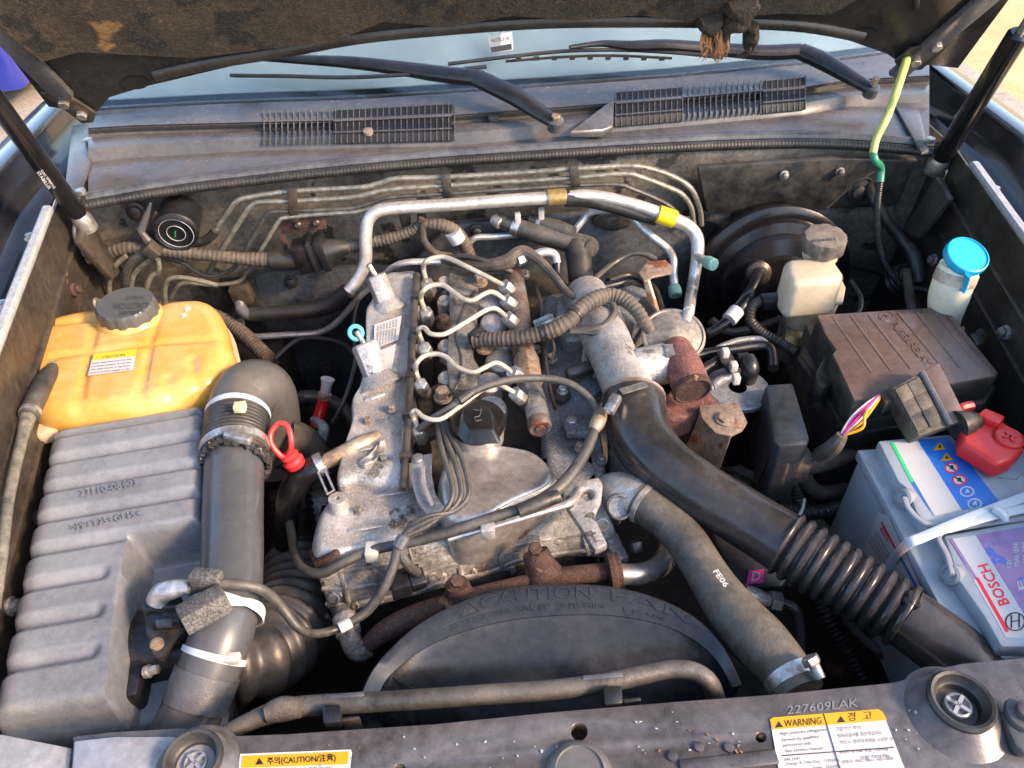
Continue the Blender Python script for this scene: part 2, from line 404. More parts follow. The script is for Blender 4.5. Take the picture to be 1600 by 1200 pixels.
PAVE = mat('paving_stone', (.33, .29, .24), .85, 0, (.22, .2, .17), .7, 4, .4, 60, fine=.2)
EARTH = mat('earth', (.10, .08, .05), .95, 0, (.06, .06, .03), .7, 6, .8, 60, fine=.3)
CARB = mat('blue_paint', (.01, .02, .22), .12, 0, coat=.8, bump=0)
RAILM = mat('fuel_rail_metal', (.12, .085, .07), .6, .3, (.2, .18, .16), .8, 30, .5, 240, spots=[((.16, .06, .035), 24, .56)])
AIRB = mat('airbox_plastic', (.14, .152, .175), .25, 0, (.18, .192, .215), .6, 9, .3, 520, dust=.3, dustcol=(.3, .31, .34), spots=[((.3, .3, .31), 70, .73)], grain=.22)  # lightened blue-grey base includes the sky's sheen as colour
ICP = mat('intercooler_plastic', (.020, .0195, .021), .23, 0, (.04, .037, .036), .6, 9, .1, 200, dust=.16, dustcol=(.22, .18, .15), spots=[((.14, .13, .12), 60, .74)], grain=.3)
# ---------------------------------------------------------------- ground around the car
m = MB(); m.add([(-60, -60, 0), (60, -60, 0), (60, 90, 0), (-60, 90, 0)], [(0, 1, 2, 3)])
part('road', m, ASPH, kind='structure')
m = MB(); m.box((1.68, 3.0, .03), (2.2, 14, .06)); pv = part('pavement', m, PAVE, kind='structure', bevel=.004)
for i in range(26):
    for j in range(4):
        m = MB(); m.box((.86+j*.545, -2.4+i*.45+(j % 2)*.2, .062), (.53, .435, .012)); part('paving_stone', m, PAVE, pv, bevel=.004)
m = MB(); m.box((-2.1, 2.0, .03), (1.0, 4.2, .06)); pv2 = part('footpath', m, PAVE, kind='structure', bevel=.004)
for i in range(9):
    for j in range(2):
        m = MB(); m.box((-2.34+j*.49, .12+i*.46, .062), (.475, .445, .012)); part('paving_stone', m, PAVE, pv2, bevel=.004)
m = MB(); m.box((-6, 4.0, .01), (6.6, 12, .02)); part('bare_soil', m, EARTH, kind='structure')
# blue car standing behind on the left
bc = thing('parked_car', 'glossy dark blue car parked beyond the raised hood', 'car')
def wpl(pts, z): return [Vector((x, y, z)) for x, y in pts]
m = MB(); m.pillow([(0, 0)]*8, .78, .55, .12, surf=None) if False else None
def worldpillow(mb, pts, z, depth, rnd, **k):
    it = iter(pts); return mb.pillow(pts, z, depth, rnd, surf=lambda x, y: Vector((x, y, z)), **k)
m = MB(); worldpillow(m, [(-3.90, 3.80), (-2.45, 3.80), (-2.25, 4.15), (-2.20, 6.05), (-2.25, 7.85), (-2.50, 8.15), (-3.80, 8.15), (-4.00, 7.75), (-4.05, 6.05), (-4.00, 4.15)], .85, .65, .2); part('body', m, CARB, bc, ang=75)
m = MB(); worldpillow(m, [(-3.80, 5.05), (-2.45, 5.05), (-2.40, 6.25), (-2.45, 7.65), (-3.80, 7.65), (-3.85, 6.25)], 1.42, .6, .25, taper=.06); part('cabin', m, FRIT, bc)
for x in (-3.92, -2.32):
    for y in (4.65, 7.25):
        m = MB(); m.lathe((x-.08, y, .31), (1, 0, 0), [(.2, 0), (.3, .02), (.31, .08), (.3, .16), (.2, .18)]); part('wheel', m, RUBB, bc)

# ---------------------------------------------------------------- the car's body round the engine bay
car = thing('car_body', 'dark car body around the open engine bay with firewall, cowl and fenders', 'car')
ys = [-.35, -.1, .1, .3, .5, .7, .9, 1.05, 1.25]
def railx(y, s): return (.084+s*(.768-.19*max(0, .9-y)))
for s in (-1, 1):
    def prof(pr):
        rows = []
        for (dx, z) in pr: rows.append([Vector((railx(y, s)+s*dx, y, z)) for y in (ys if z < .9 or dx > 0 or pr[0][0] < -.05 else [y_ for y_ in ys if y_ < .8]+[.83])])
        return rows
    m = MB(); m.loft(prof([(-.06, .35), (-.04, .7), (-.022, .9), (-.019, .975), (-.0175, 1.012), (-.0165, 1.02)]), (s*.004, 0, 0)); part('inner_fender', m, BAY, car)
    m = MB(); m.loft(prof([(-.016, 1.0), (-.016, 1.026), (-.013, 1.030), (-.004, 1.030), (0, 1.027), (0, 1.0)]), (0, 0, -.004)); rl = part('fender_rail', m, RAIL, car)
    m = MB(); m.loft(prof([(0.002, 1.008), (.012, 1.004), (.028, 1.0), (.03, .985), (.07, .98), (.085, 1.0), (.09, 1.036)]), (0, 0, -.004)); part('drain_channel', m, PAINT, car)
    m = MB(); m.loft(prof([(.088, 1.036), (.092, 1.042), (.10, 1.043), (.14, 1.036), (.18, 1.01), (.205, .96), (.215, .85), (.22, .5)]), (0, 0, -.004)); part('fender', m, PAINT, car)
    for yb in (.42, .60, .78):
        m = MB(); m.lathe((railx(yb, s)+s*.018, yb, 1.0), (0, 0, 1), [(.009, 0), (.009, .003), (.006, .004), (.006, .009), (.004, .010)], sides=12); part('bolt', m, ZINC, car)
    # pressings, seams and fixings on the inner fender
    def ip_(y, dx, z, o=.0): return Vector((railx(y, s)+s*(dx-o), y, z))
    for dx, z, r in ((-.02, .955, .005), (-.022, .90, .004), (-.034, .78, .007)):
        m = MB(); m.tube([ip_(y, dx, z) for y in (-.1, .1, .3, .5, .7, .86)], r, m=True, sides=10); part('pressed_ridge', m, BAY, car)
    for yb, zb, mt in ((.33, .87, RUST), (.52, .92, ALLOY2), (.62, .84, RUSTT), (.74, .93, RUST), (.80, .86, ALLOY2), (.2, .88, ALLOY2)):
        m = MB(); m.lathe(ip_(yb, -.026, zb, -.002), (-s, 0, .2), [(.011, -.004), (.011, .004), (.007, .006), (.007, .011), (.005, .012)], sides=12); part('fixing', m, mt, car)
    m = MB(); m.prism([ip_(.87, -.035, .985), ip_(.79, -.038, .985), ip_(.81, -.055, .90), ip_(.87, -.06, .88)], (-s*.012, 0, 0)); part('strut_gusset', m, BAY, car, bevel=.003)
    m = MB(); m.tube([ip_(.80, -.07, .84), ip_(.6, -.07, .80, .01), ip_(.4, -.065, .83), ip_(.2, -.065, .80, .01)], .008, m=True, sides=10); part('edge_loom', m, TAPE, car)
# bay floor and front closing panels (dark)
m = MB(); m.box((.09, .45, .46), (1.5, 1.2, .01)); part('undertray', m, BAY, car)
m = MB(); m.box((.09, .02, .62), (1.35, .02, .5)); part('radiator_panel', m, RUBB, car)
# side rails low in the bay
for s in (-1, 1):
    m = MB(); m.box((.09+s*.52, .45, .62), (.12, 1.0, .16)); part('chassis_rail', m, BAY, car, bevel=.012)
# firewall
m = MB(); m.loft([[Vector((x, .945+.03*(1-((x-.09)/.72)**2), z)) for x in [-.66+i*.1 for i in range(16)]] for z in (1.012, .93, .80, .55, .36)], (0, .004, 0)); fw = part('firewall', m, FIRE, car)
def plate(name, px, y, th, mt, parent, bevel=.004, holes=()):
    m = MB(); m.slab(px, 0, (0, th, 0), surf=SY(y), holes=holes); return part(name, m, mt, parent, bevel=bevel)
plate('upper_panel', [(1090, 262), (1300, 247), (1436, 250), (1402, 322), (1250, 328), (1105, 335)], .925, .015, PLASTD, fw)
plate('sound_mat', [(352, 452), (420, 425), (560, 418), (640, 420), (700, 350), (980, 330), (1090, 345), (1095, 470), (1000, 560), (520, 640), (430, 560), (360, 520)], .918, .02, SOUND, fw, .008)
plate('heater_port', [(340, 437), (398, 437), (415, 520), (420, 545), (372, 545), (345, 470)], .905, .012, RUBB, fw, .006)
for (x, y, r, yy) in ((455, 440, 9, .915), (437, 540, 9, .915), (512, 580, 14, .912), (1225, 273, 6, .92), (1312, 268, 6, .92), (213, 330, 13, .93), (745, 360, 9, .91), (1340, 300, 14, .925)):
    p = Y(x, y, yy); k = mpp(p); m = MB(); m.lathe(p, (0, -1, .15), [(r*k*1.25, 0), (r*k*1.2, .003), (r*k*.8, .004), (r*k*.75, .010), (r*k*.4, .012)], sides=16); part('grommet', m, RUBB if r > 8 else ALLOY2, fw)
plate('oval_cover', arc_px(957, 347, 31, 15, n=20), .905, .012, PLASTD, fw, .004)
plate('side_flange', [(1100, 330), (1395, 322), (1420, 420), (1380, 430), (1100, 345)], .935, .006, FIRE, fw, .003)
# pale plates at the cowl's ends
for px, bs in ((([(112, 196), (148, 190), (152, 218), (122, 312), (100, 300)]), ((140, 223), (128, 303))), ([(1408, 152), (1432, 150), (1452, 236), (1440, 238), (1395, 158)], ((1418, 142), (1452, 222)))):
    m = MB(); m.slab(px, 1.03, .006); cp = part('cowl_end_plate', m, COWL, car, bevel=.002)
    for b in bs:
        p = W(b[0], b[1], 1.031); m = MB(); m.hexa(p, (0, 0, 1), .0085, .008); part('bolt', m, ZINC, cp)
# cowl panel
cx = [138, 210, 300, 413, 521, 610, 706, 800, 880, 962, 1065, 1130, 1192, 1257, 1330, 1400, 1452]
def lerp_at(tab, x):
    for (x0, y0), (x1, y1) in zip(tab, tab[1:]):
        if x <= x1: return y0+(y1-y0)*(x-x0)/(x1-x0)
    return tab[-1][1]
LIP = [(135, 312), (245, 293), (350, 279), (500, 262), (675, 246), (850, 234), (1050, 222), (1225, 216), (1330, 218), (1458, 229)]
RA = [(138, 246), (210, 238), (413, 227), (706, 220), (962, 198), (1071, 189), (1260, 171), (1330, 158), (1452, 160)]
RB = [(138, 178), (165, 176), (413, 173), (521, 171), (706, 161), (958, 143), (1050, 136), (1246, 121), (1309, 110), (1452, 98)]
GL = [(138, 168), (360, 156), (556, 150), (815, 133), (1050, 116), (1300, 91), (1452, 70)]
def crow(tab, z, dy=0, ins=0): return [W(x+(14 if i == 0 else 0)*0, lerp_at(tab, x)+dy, z) for i, x in enumerate(cx)]
def cmid(f, z): return [W(x, lerp_at(RA, x)*(1-f)+lerp_at(RB, x)*f, z) for x in cx]
m = MB(); m.loft([crow(LIP, 1.018), crow(LIP, 1.022, -10), crow(RA, 1.024, 8), crow(RA, 1.031, 0), cmid(.2, 1.042), cmid(.38, 1.043), cmid(.46, 1.036), cmid(.56, 1.040), cmid(.68, 1.054), cmid(.88, 1.055), cmid(1, 1.054), crow(GL, 1.058, 6), crow(GL, 1.058, 0)], (0, 0, -.004))
cowl = part('cowl_panel', m, COWL, car, ang=25)
def cz(f): return 1.031+(1.056-1.031)*f+(.006 if .15 < f < .4 else 0)+(.002 if f > .6 else 0)
def cp(x, f, up): return W(x, lerp_at(RA, x)*(1-f)+lerp_at(RB, x)*f, cz(f)+up)
for (x0, x1) in ((521, 706), (962, 1065), (1192, 1257)):
    n_ = 8; m = MB(); m.loft([[cp(x0+(x1-x0)*i/n_, f, .003) for i in range(n_+1)] for f in (.02, .25, .45, .7, .97)], (0, 0, -.002)); part('grille_shade_plate', m, INK, cowl)  # black plate stands in for the shade behind the bars
    for f in (.33, .66):
        m = MB(); m.tube([cp(x0+(x1-x0)*i/n_, f, .0045) for i in range(n_+1)], .0014, m=True, sides=6); part('grille_bar', m, COWL, cowl)
for (x0, x1, st) in ((413, 712, 9.3), (962, 1262, 8.7)):
    x = x0
    while x < x1:
        m = MB()
        for a, b in ((.0, .25), (.25, .45), (.45, .7), (.7, 1.0)): m.bar(cp(x-(.0), a, .0022), cp(x, b, .0022), .0017, .0055)
        part('grille_slat', m, COWL, cowl); x += st
for (x, y, z) in ((770, 184, 1.045), (575, 205, 1.05)):
    p = W(x, y, z); m = MB(); m.lathe(p, (0, -.2, 1), [(.009, -.004), (.009, .002), (.005, .003)], sides=14); part('clip', m, COWL if x > 700 else RUSTT, cowl)
# cowl seal and lip
m = MB(); m.tube([W(x, y+9, 1.012) for x, y in LIP], 7.5, sides=12, corr=(.006, .0004)); part('seal', m, RUBB, cowl)
m = MB(); m.tube([W(x, y-4, 1.019) for x, y in LIP], 9, sides=12, flat=(.8, 1)); part('lip', m, PLASTG, cowl)
# raised ramp beside the left wiper spindle, and end caps
m = MB(); m.prism([W(890, 205, 1.05), W(960, 152, 1.058), W(958, 196, 1.045), W(940, 205, 1.04)], (0, 0, -.012)); part('ramp', m, COWL, cowl, bevel=.003)
# windscreen, frit band, dashboard and an added pale panel that brightens the glass
gx = [138+i*(1314/20) for i in range(21)]
def gl(x, t): return W(x, lerp_at(GL, x), 1.060)+Vector((0, .855, .52))*t
m = MB(); m.loft([[gl(x, t) for x in gx] for t in (-.01, .1, .3, .6)], (0, -.0025, .004)); ws = part('windscreen', m, GLASSW, car)
m = MB(); m.loft([[gl(x, t)+Vector((0, .002, -.006)) for x in gx] for t in (-.02, .018)], (0, .001, -.001)); part('frit_band', m, FRIT, ws)
m = MB(); m.loft([[gl(x, t)+Vector((0, .02, -.03)) for x in gx] for t in (.04, .1, .3, .6)], (0, .001, -.001)); part('glass_brightener', m, GLASSPALE, ws)
m = MB(); m.loft([[gl(x, t)+Vector((0, .03, -.045)) for x in gx] for t in (-.06, .0, .1)], (0, .001, -.001)); part('dashboard', m, mat('dash_top', (.16, .19, .22), .5, 0, (.22, .25, .28), .6, 5), ws)
q = SP(gl(783, .06), (0, -.52, .855)); m = MB(); decal(m, [(762, 56), (800, 50), (802, 78), (766, 83)], q, .006); stk = part('sticker', m, LWHITE, ws)
m = MB(); decal(m, [(766, 74), (799, 68), (800, 77), (768, 82)], q, .0068); text(m, 'NOTICE 05', (768, 66), (796, 62), 5, q, .0068); part('print', m, GINK, stk)

# ---------------------------------------------------------------- hood, raised
TH = math.radians(60); HP = Vector((.085, 1.02, 1.10)); HA = Vector((0, -math.cos(TH), math.sin(TH))); HN = Vector((0, math.sin(TH), math.cos(TH)))
def crown(x): return .055*(1-((x-.085)/.76)**2)
def HS(off=0):
    def f(px, py):
        d = ray(px, py); c = 0
        for _ in range(6):
            t = HN.dot(HP+HN*(c+off)-CAM)/HN.dot(d); p = CAM+d*t; c = crown(p.x)
        return p
    return f
def hpt(x, s, off=0): return Vector((x, HP.y, HP.z))+HA*s+HN*(crown(x)+off)
hood = thing('hood', 'raised dark hood with dusty brown felt lining and torn rear edge', 'hood')
edge = [(150, 176), (171, 152), (224, 136), (325, 112), (385, 98), (550, 66), (633, 60), (801, 46), (878, 41), (1050, 40), (1095, 40), (1214, 43), (1309, 57), (1340, 68), (1386, 84), (1404, 97)]
E0 = [HS()(x, y) for x, y in edge]
def sof(p): return (p-HP-HN*crown(p.x)).dot(HA)
E0 = [hpt(-.690, .02)]+[hpt(p.x, sof(p)) for p in E0]+[hpt(.86, .02)]
rows = []
for k in range(9):
    t = k/8; rows.append([hpt(.085+(p.x-.085)*(1.0-.06*t), sof(p)*(1-t)+1.02*t+(.05*(1-((p.x-.085)/.8)**2))*t) for p in E0])
m = MB(); m.loft(rows, HN*.014); hp = part('inner_panel', m, HOODP, hood)
m = MB(); m.loft([[p+HN*.02 for p in r] for r in rows], HN*.004); part('outer_skin', m, PAINT, hood)
# rear stiffener beam and felt lining
lin = [(0, 38), (60, 75), (130, 92), (300, 84), (450, 70), (520, 58), (600, 44), (700, 36), (800, 30), (900, 27), (1000, 26), (1090, 26), (1180, 24), (1230, 16), (1300, 4), (1370, -12), (1420, -30)]
L0 = [HS(-.012)(x, y) for x, y in lin]
rows2 = []
for k in range(7):
    t = k/6; rows2.append([hpt(p.x*(1-.03*t), (sof(p)+.012*math.sin(p.x*31)+.006*math.sin(p.x*83))*(1-t)+.86*t, -.012-.010*math.sin(p.x*23+k*2.1)**2-.006*math.sin(p.x*57+k)) for p in L0])
m = MB(); m.loft(rows2, HN*.02); part('felt_lining', m, FELT, hood)
m = MB(); m.tube([HS(-.004)(x, y) for x, y in ((240, 118), (330, 99), (450, 80), (560, 60), (700, 46), (850, 36), (1000, 34), (1150, 36), (1260, 42), (1350, 58))], 9, sides=10, flat=(1, .5)); part('stiffener', m, HOODP, hood)
for (x, y, rx, ry) in ((211, 130, 22, 10), (1349, 54, 22, 9)):
    m = MB(); decal(m, arc_px(x, y, rx, ry, n=20), HS(-.001), .002); part('oval_hole', m, INK, hood)
m = MB(); decal(m, [(262, 120), (330, 106), (382, 92), (385, 96), (330, 111), (264, 124)], HS(-.001), .002); part('slot', m, INK, hood)
m = MB(); m.prism([HS(-.002)(x, y) for x, y in arc_px(140, 78, 17, 7, n=18)], HN*.006); part('plug', m, HOODP, hood, bevel=.001)
for s, pa, pb in ((-1, (-10, 38), (100, 150)), (1, (1556, -14), (1400, 118))):
    a, b = HS(-.006)(*pa), HS(-.006)(*pb); m = MB(); m.bar(a, b, .035, .012, HN); part('side_flange', m, RAIL if False else COWL, hood, bevel=.003)
for s, q in ((-1, [(62, 146), (78, 146), (110, 152), (150, 178), (146, 192), (128, 194), (100, 172)]), (1, [(1490, 52), (1498, 60), (1440, 110), (1408, 112), (1398, 98), (1420, 78), (1460, 68)])):
    f = SP(HS(-.012)(*q[3]), HN); m = MB(); m.prism([f(*p) for p in q], HN*.006); h = part('hinge', m, BAY, hood, bevel=.002)
    for bp_ in (((100, 160), (128, 178)) if s < 0 else ((1463, 71), (1430, 95))):
        m = MB(); m.hexa(f(*bp_), -HN, .009, .008); part('hinge_bolt', m, ZINC, h)
# torn lining hanging down
m = MB(); rnd = random.Random(3)
for i in range(70):
    x = 1098+rnd.random()*42; y0 = 44+rnd.random()*10; L_ = 22+rnd.random()*30*(1-abs(x-1120)/40)
    f = HS(-.02-.012*rnd.random()); p = f(x, y0); m.tube([p, p+Vector((rnd.uniform(-.006, .006), -.004, -.6*L_*mpp(p))), p+Vector((rnd.uniform(-.012, .012), -.006, -L_*mpp(p)))], [1.6, 1.1, .3], sides=5, n=3)
part('torn_tuft', m, FIBRE, hood, kind='stuff')
m = MB()
for (x, y, r, dz) in ((1110, 36, 20, 0), (1150, 30, 24, 0), (1175, 50, 12, .01), (1168, 66, 7, .02), (1130, 50, 14, .008), (1160, 15, 26, 0)):
    p = HS(-.02)(x, y); m.lathe(p, HN, [(r*.3*mpp(p), -.02), (r*.8*mpp(p), -.014), (r*mpp(p), 0), (r*.7*mpp(p), .014)], sides=12, wob=lambda a, j: 1+.25*math.sin(3*a+x))
m.tube([HS(-.03)(*q) for q in ((1176, 40), (1180, 62), (1170, 82), (1150, 88))], [9, 6, 5, 2], sides=8); part('torn_flap', m, FELT, hood)
# gas struts
for lab, a, b, pr in (('black gas strut beside the amber expansion tank side fender', W(135, 352, .985), Vector((-.69, .735, 1.56)), 14), ('black gas strut beside the blue capped washer bottle', W(1462, 262, .985), W(1594, 50, 1.235), 14.5)):
    st = thing('gas_strut', lab, 'strut', 'gas struts holding the hood')
    d = (b-a).normalized(); r = pr*mpp(a); m = MB(); m.tube([a+d*.02, a+d*.03, b-d*.004, b], [r*.8, r, r, r*.8], m=True, smooth=False, sides=20); cyl = part('cylinder', m, GLOSSB, st)
    m = MB(); m.tube([b, b+d*.25], r*.38, m=True, smooth=False, sides=12); part('rod', m, ZINC, st)
    m = MB(); m.lathe(a, d, [(r*.6, -.012), (r*1.05, -.008), (r*1.1, .012), (r*.9, .022)], sides=16); part('ball_socket', m, ZINC, st)
    sgn = -1 if a.x < 0 else 1
    m = MB(); m.tube([a+Vector((sgn*.012, 0, .012)), a+Vector((sgn*.02, -.01, -.02)), a+Vector((sgn*.004, -.01, -.05)), a+Vector((sgn*.006, 0, -.065))], 4, sides=8); part('clip_wire', m, ZINC, st)
    m = MB(); q = a+(b-a)*.36
    tx = a+(b-a)*(.34 if sgn > 0 else .28)
    f = SP(tx+(CAM-tx).normalized()*r*1.02, (CAM-tx).normalized())
    if sgn > 0: text(m, 'STABILUS 0952', (1494, 186), (1519, 150), 5, f); text(m, 'GAS SPRING  083N', (1502, 190), (1527, 154), 5, f)
    else: text(m, 'STABILUS', (57, 270), (76, 296), 5, f); text(m, 'GAS SPRING', (63, 267), (84, 295), 4, f)
    part('print', m, RAIL, cyl)
    for q in ((.01*sgn, -.012, -.045), (.012*sgn, -.006, -.062)):
        m = MB(); m.hexa(a+Vector(q), (0, -.5, .8), .009, .008); part('mount_bolt', m, RUSTT, st)
# wipers
wp = thing('wiper', 'black wiper with bare metal worn arm, pivot beside the cowl ramp', 'wiper', 'windscreen wipers')
a, b = W(868, 192, 1.065), W(745, 122, 1.10)
m = MB(); m.tube([a, W(838, 172, 1.075), W(800, 148, 1.09), b], [12, 15, 17, 16], sides=12, flat=(.8, 1)); part('arm_head', m, PLAST, wp)
m = MB(); m.tube([b, W(690, 116, 1.105), W(620, 106, 1.11), W(540, 97, 1.115), W(440, 92, 1.12), W(388, 90, 1.125)], [15, 15, 13, 11, 7, 5], sides=12, flat=(.8, 1)); part('arm', m, PLAST, wp)
m = MB(); m.tube([W(742, 115, 1.106), W(715, 108, 1.110), W(680, 105, 1.113)], [7, 8, 5], sides=8, flat=(.35, 1)); part('worn_patch', m, ZINC, wp)
m = MB(); m.tube([W(360, 118, 1.09), W(450, 119, 1.095), W(540, 121, 1.1), W(640, 116, 1.105), W(760, 104, 1.11)], 3.2, sides=8); part('blade', m, RUBB, wp)
m = MB(); m.lathe(a, (0, -.3, 1), [(.014, -.012), (.014, .006), (.009, .008)], sides=18); part('spindle_cap', m, PLASTG, wp)
m = MB(); m.hexa(a+Vector((0, 0, .006)), (0, -.3, 1), .008, .009); part('nut', m, RUSTT, wp)
wp = thing('wiper', 'black wiper at the green hose side, bolt on its pivot', 'wiper', 'windscreen wipers')
a, b = W(1362, 140, 1.065), W(1250, 80, 1.10)
m = MB(); m.tube([a, W(1320, 115, 1.08), W(1285, 95, 1.09), b], [11, 14, 16, 15], sides=12, flat=(.8, 1)); part('arm_head', m, PLAST, wp)
m = MB(); m.tube([b, W(1190, 82, 1.10), W(1110, 76, 1.11), W(1040, 71, 1.12), W(985, 72, 1.12), W(940, 68, 1.125), W(890, 74, 1.125)], [14, 14, 12, 11, 10, 6, 4], sides=12, flat=(.8, 1)); part('arm', m, PLAST, wp)
m = MB(); m.tube([W(700, 100, 1.105), W(800, 88, 1.11), W(880, 80, 1.115), W(960, 78, 1.115), W(1050, 82, 1.11), W(1130, 90, 1.105)], 3, sides=8)
m.tube([W(790, 96, 1.102), W(880, 89, 1.106), W(960, 87, 1.106), W(1050, 91, 1.102)], 2.2, sides=6)
for i in range(9): m.box(W(810+i*28, 90-abs(4-i)*-.4, 1.108), (.010, .003, .007))
part('blade', m, RUBB, wp)
m = MB(); m.lathe(a, (0, -.3, 1), [(.013, -.012), (.013, .006), (.009, .008)], sides=18); part('spindle_cap', m, PLASTG, wp)
m = MB(); m.hexa(a+Vector((0, 0, .006)), (0, -.3, 1), .007, .018); part('nut', m, RUSTT, wp)
# ---------------------------------------------------------------- engine
def bolt(parent, px, py, z, rpx, h=.008, mt=None, axis=(0, 0, 1), washer=True, name='bolt', sides=6):
    p = V((px, py, z)); k = mpp(p); m = MB()
    if washer: m.lathe(p, axis, [(rpx*1.3*k, -.003), (rpx*1.3*k, .0015), (rpx*k, .002)], sides=16)
    m.hexa(p+Vector(axis).normalized()*.001, axis, rpx*k, h, sides=sides); return part(name, m, mt or ZINC, parent)
eng = thing('engine', 'grey cast alloy diesel engine with dirty covers in the middle of the bay', 'engine')
m = MB(); m.slab([(585, 425), (760, 400), (900, 440), (945, 480), (950, 600), (950, 760), (930, 850), (760, 900), (540, 905), (520, 780), (560, 600)], .80, .40); part('block', m, BLOCK, eng, bevel=.01)
import mathutils.noise as mn
def lump(a, f): return lambda q: a*mn.noise(q*f)
# valve cover on the left bank
m = MB(); m.pillow([(594, 436), (622, 428), (648, 428), (649, 470), (645, 540), (640, 620), (635, 700), (632, 735), (600, 742), (560, 738), (530, 742), (536, 700), (550, 655), (551, 620), (566, 595), (572, 540), (572, 490), (580, 470)], .895, .12, .012, hf=lump(.006, 22), frac=.25, n=4)
vc = part('valve_cover', m, ALLOY, eng, ang=50)
for (bx, by, tx, ty, r) in ((604, 474, 586, 430, 17), (590, 590, 568, 536, 21)):
    a, b = W(bx, by, .895), W(tx, ty, .935); ax = (b-a).normalized(); L_ = (b-a).length; k = mpp(a)
    m = MB(); m.lathe(a, ax, [(r*1.9*k, -.012), (r*1.35*k, 0), (r*1.05*k, L_*.12)], sides=8); part('standoff_base', m, ALLOY, eng)
    m = MB(); m.hexa(a+ax*L_*.1, ax, r*k, L_*.9, cham=.05); part('standoff', m, ALLOY, eng, bevel=.0012)
    m = MB(); m.tube([b, b+Vector((-.008, .004, .018))], 4.5, sides=10, smooth=False); part('stud', m, ZINC, eng)
m = MB(); decal(m, [(585, 507), (628, 493), (622, 531), (584, 545)], S(.9005), .0015); decal(m, [(588, 550), (619, 537), (612, 580), (600, 576)], S(.9005), .0015); lb = part('paper_label', m, LWHITE, eng)
m = MB()
for i in range(7):
    f = i/7; text(m, '6640 OM DIESEL '[i:]+'EURO', (590+4.6*i, 541-1.6*i), (592+4.8*i, 509-1.8*i), 2.6, S(.9005), .0022)
part('print', m, GINK, lb)
m = MB(); m.tube([(651, 430, .905), (646, 500, .905), (641, 590, .905), (636, 680, .905), (629, 765, .90)], 6, sides=10); part('cable_duct', m, PLASTD, eng)
for y in (470, 530, 590, 650, 715):
    m = MB(); x = 651-(y-430)*.062; m.box(W(x, y, .905), (.014, .008, .014)); part('duct_clip', m, RUBB, eng, bevel=.001)
# injector trench cover in the middle
m = MB(); m.slab([(701, 416), (746, 424), (748, 470), (740, 518), (739, 556), (750, 574), (742, 612), (702, 606), (697, 560), (702, 500)], .892, .03); part('injector_cover', m, ALLOY2, eng, bevel=.004)
for (x, y, r) in ((766, 472, 22), (772, 507, 23), (782, 566, 25), (790, 540, 20), (768, 640, 26), (765, 600, 22)):
    p = W(x, y, .875); k = mpp(p); m = MB(); m.lathe(p, (.1, -.2, 1), [(r*k, -.04), (r*k, -.005), (r*.9*k, .004), (r*.6*k, .009), (r*.2*k, .011)], sides=20); part('tappet_housing', m, ALLOY, eng)
for (x, y, r) in ((695, 470, 12), (697, 540, 13), (698, 590, 14), (694, 440, 11)):
    p = W(x, y, .88); k = mpp(p); m = MB(); m.lathe(p, (0, -.1, 1), [(r*k, -.03), (r*k, 0), (r*.7*k, .005)], sides=18); part('boss', m, ALLOY, eng)
for (x, y, r, mt) in ((750, 441, 9, RUSTT), (757, 544, 10, RUSTT), (694, 506, 9, RUST), (692, 620, 11, RUSTT)):
    bolt(eng, x, y, .893, r, .014, mt)
# injection pipes with their nuts
inj = [((672, 452), [(667, 443), (662, 422), (665, 409), (682, 402), (699, 403), (728, 416), (764, 434), (787, 446)], (793, 452)),
       ((668, 497), [(665, 487), (658, 468), (661, 455), (674, 446), (693, 446), (709, 457), (724, 467), (739, 469), (755, 460), (766, 456), (776, 459), (789, 469)], (797, 475)),
       ((667, 549), [(663, 543), (655, 522), (655, 514), (663, 512), (672, 521), (688, 523), (703, 518), (735, 499), (757, 486), (768, 482), (778, 484), (792, 496)], (799, 502)),
       ((663, 606), [(657, 600), (650, 581), (651, 568), (663, 556), (682, 553), (697, 558), (712, 572), (730, 580), (743, 581), (758, 574), (774, 567), (787, 572), (800, 582)], (809, 584)),
       ((659, 682), [(654, 671), (645, 652), (644, 645), (650, 642), (661, 651), (679, 656), (698, 650), (737, 621), (762, 604), (780, 601), (791, 606), (804, 614)], (811, 620))]
names = ['farthest from the oil filler cap', 'next to the bulkhead end pipe', 'middle of the row', 'crossing above the grey breather hose', 'running beside the black oil filler cap']
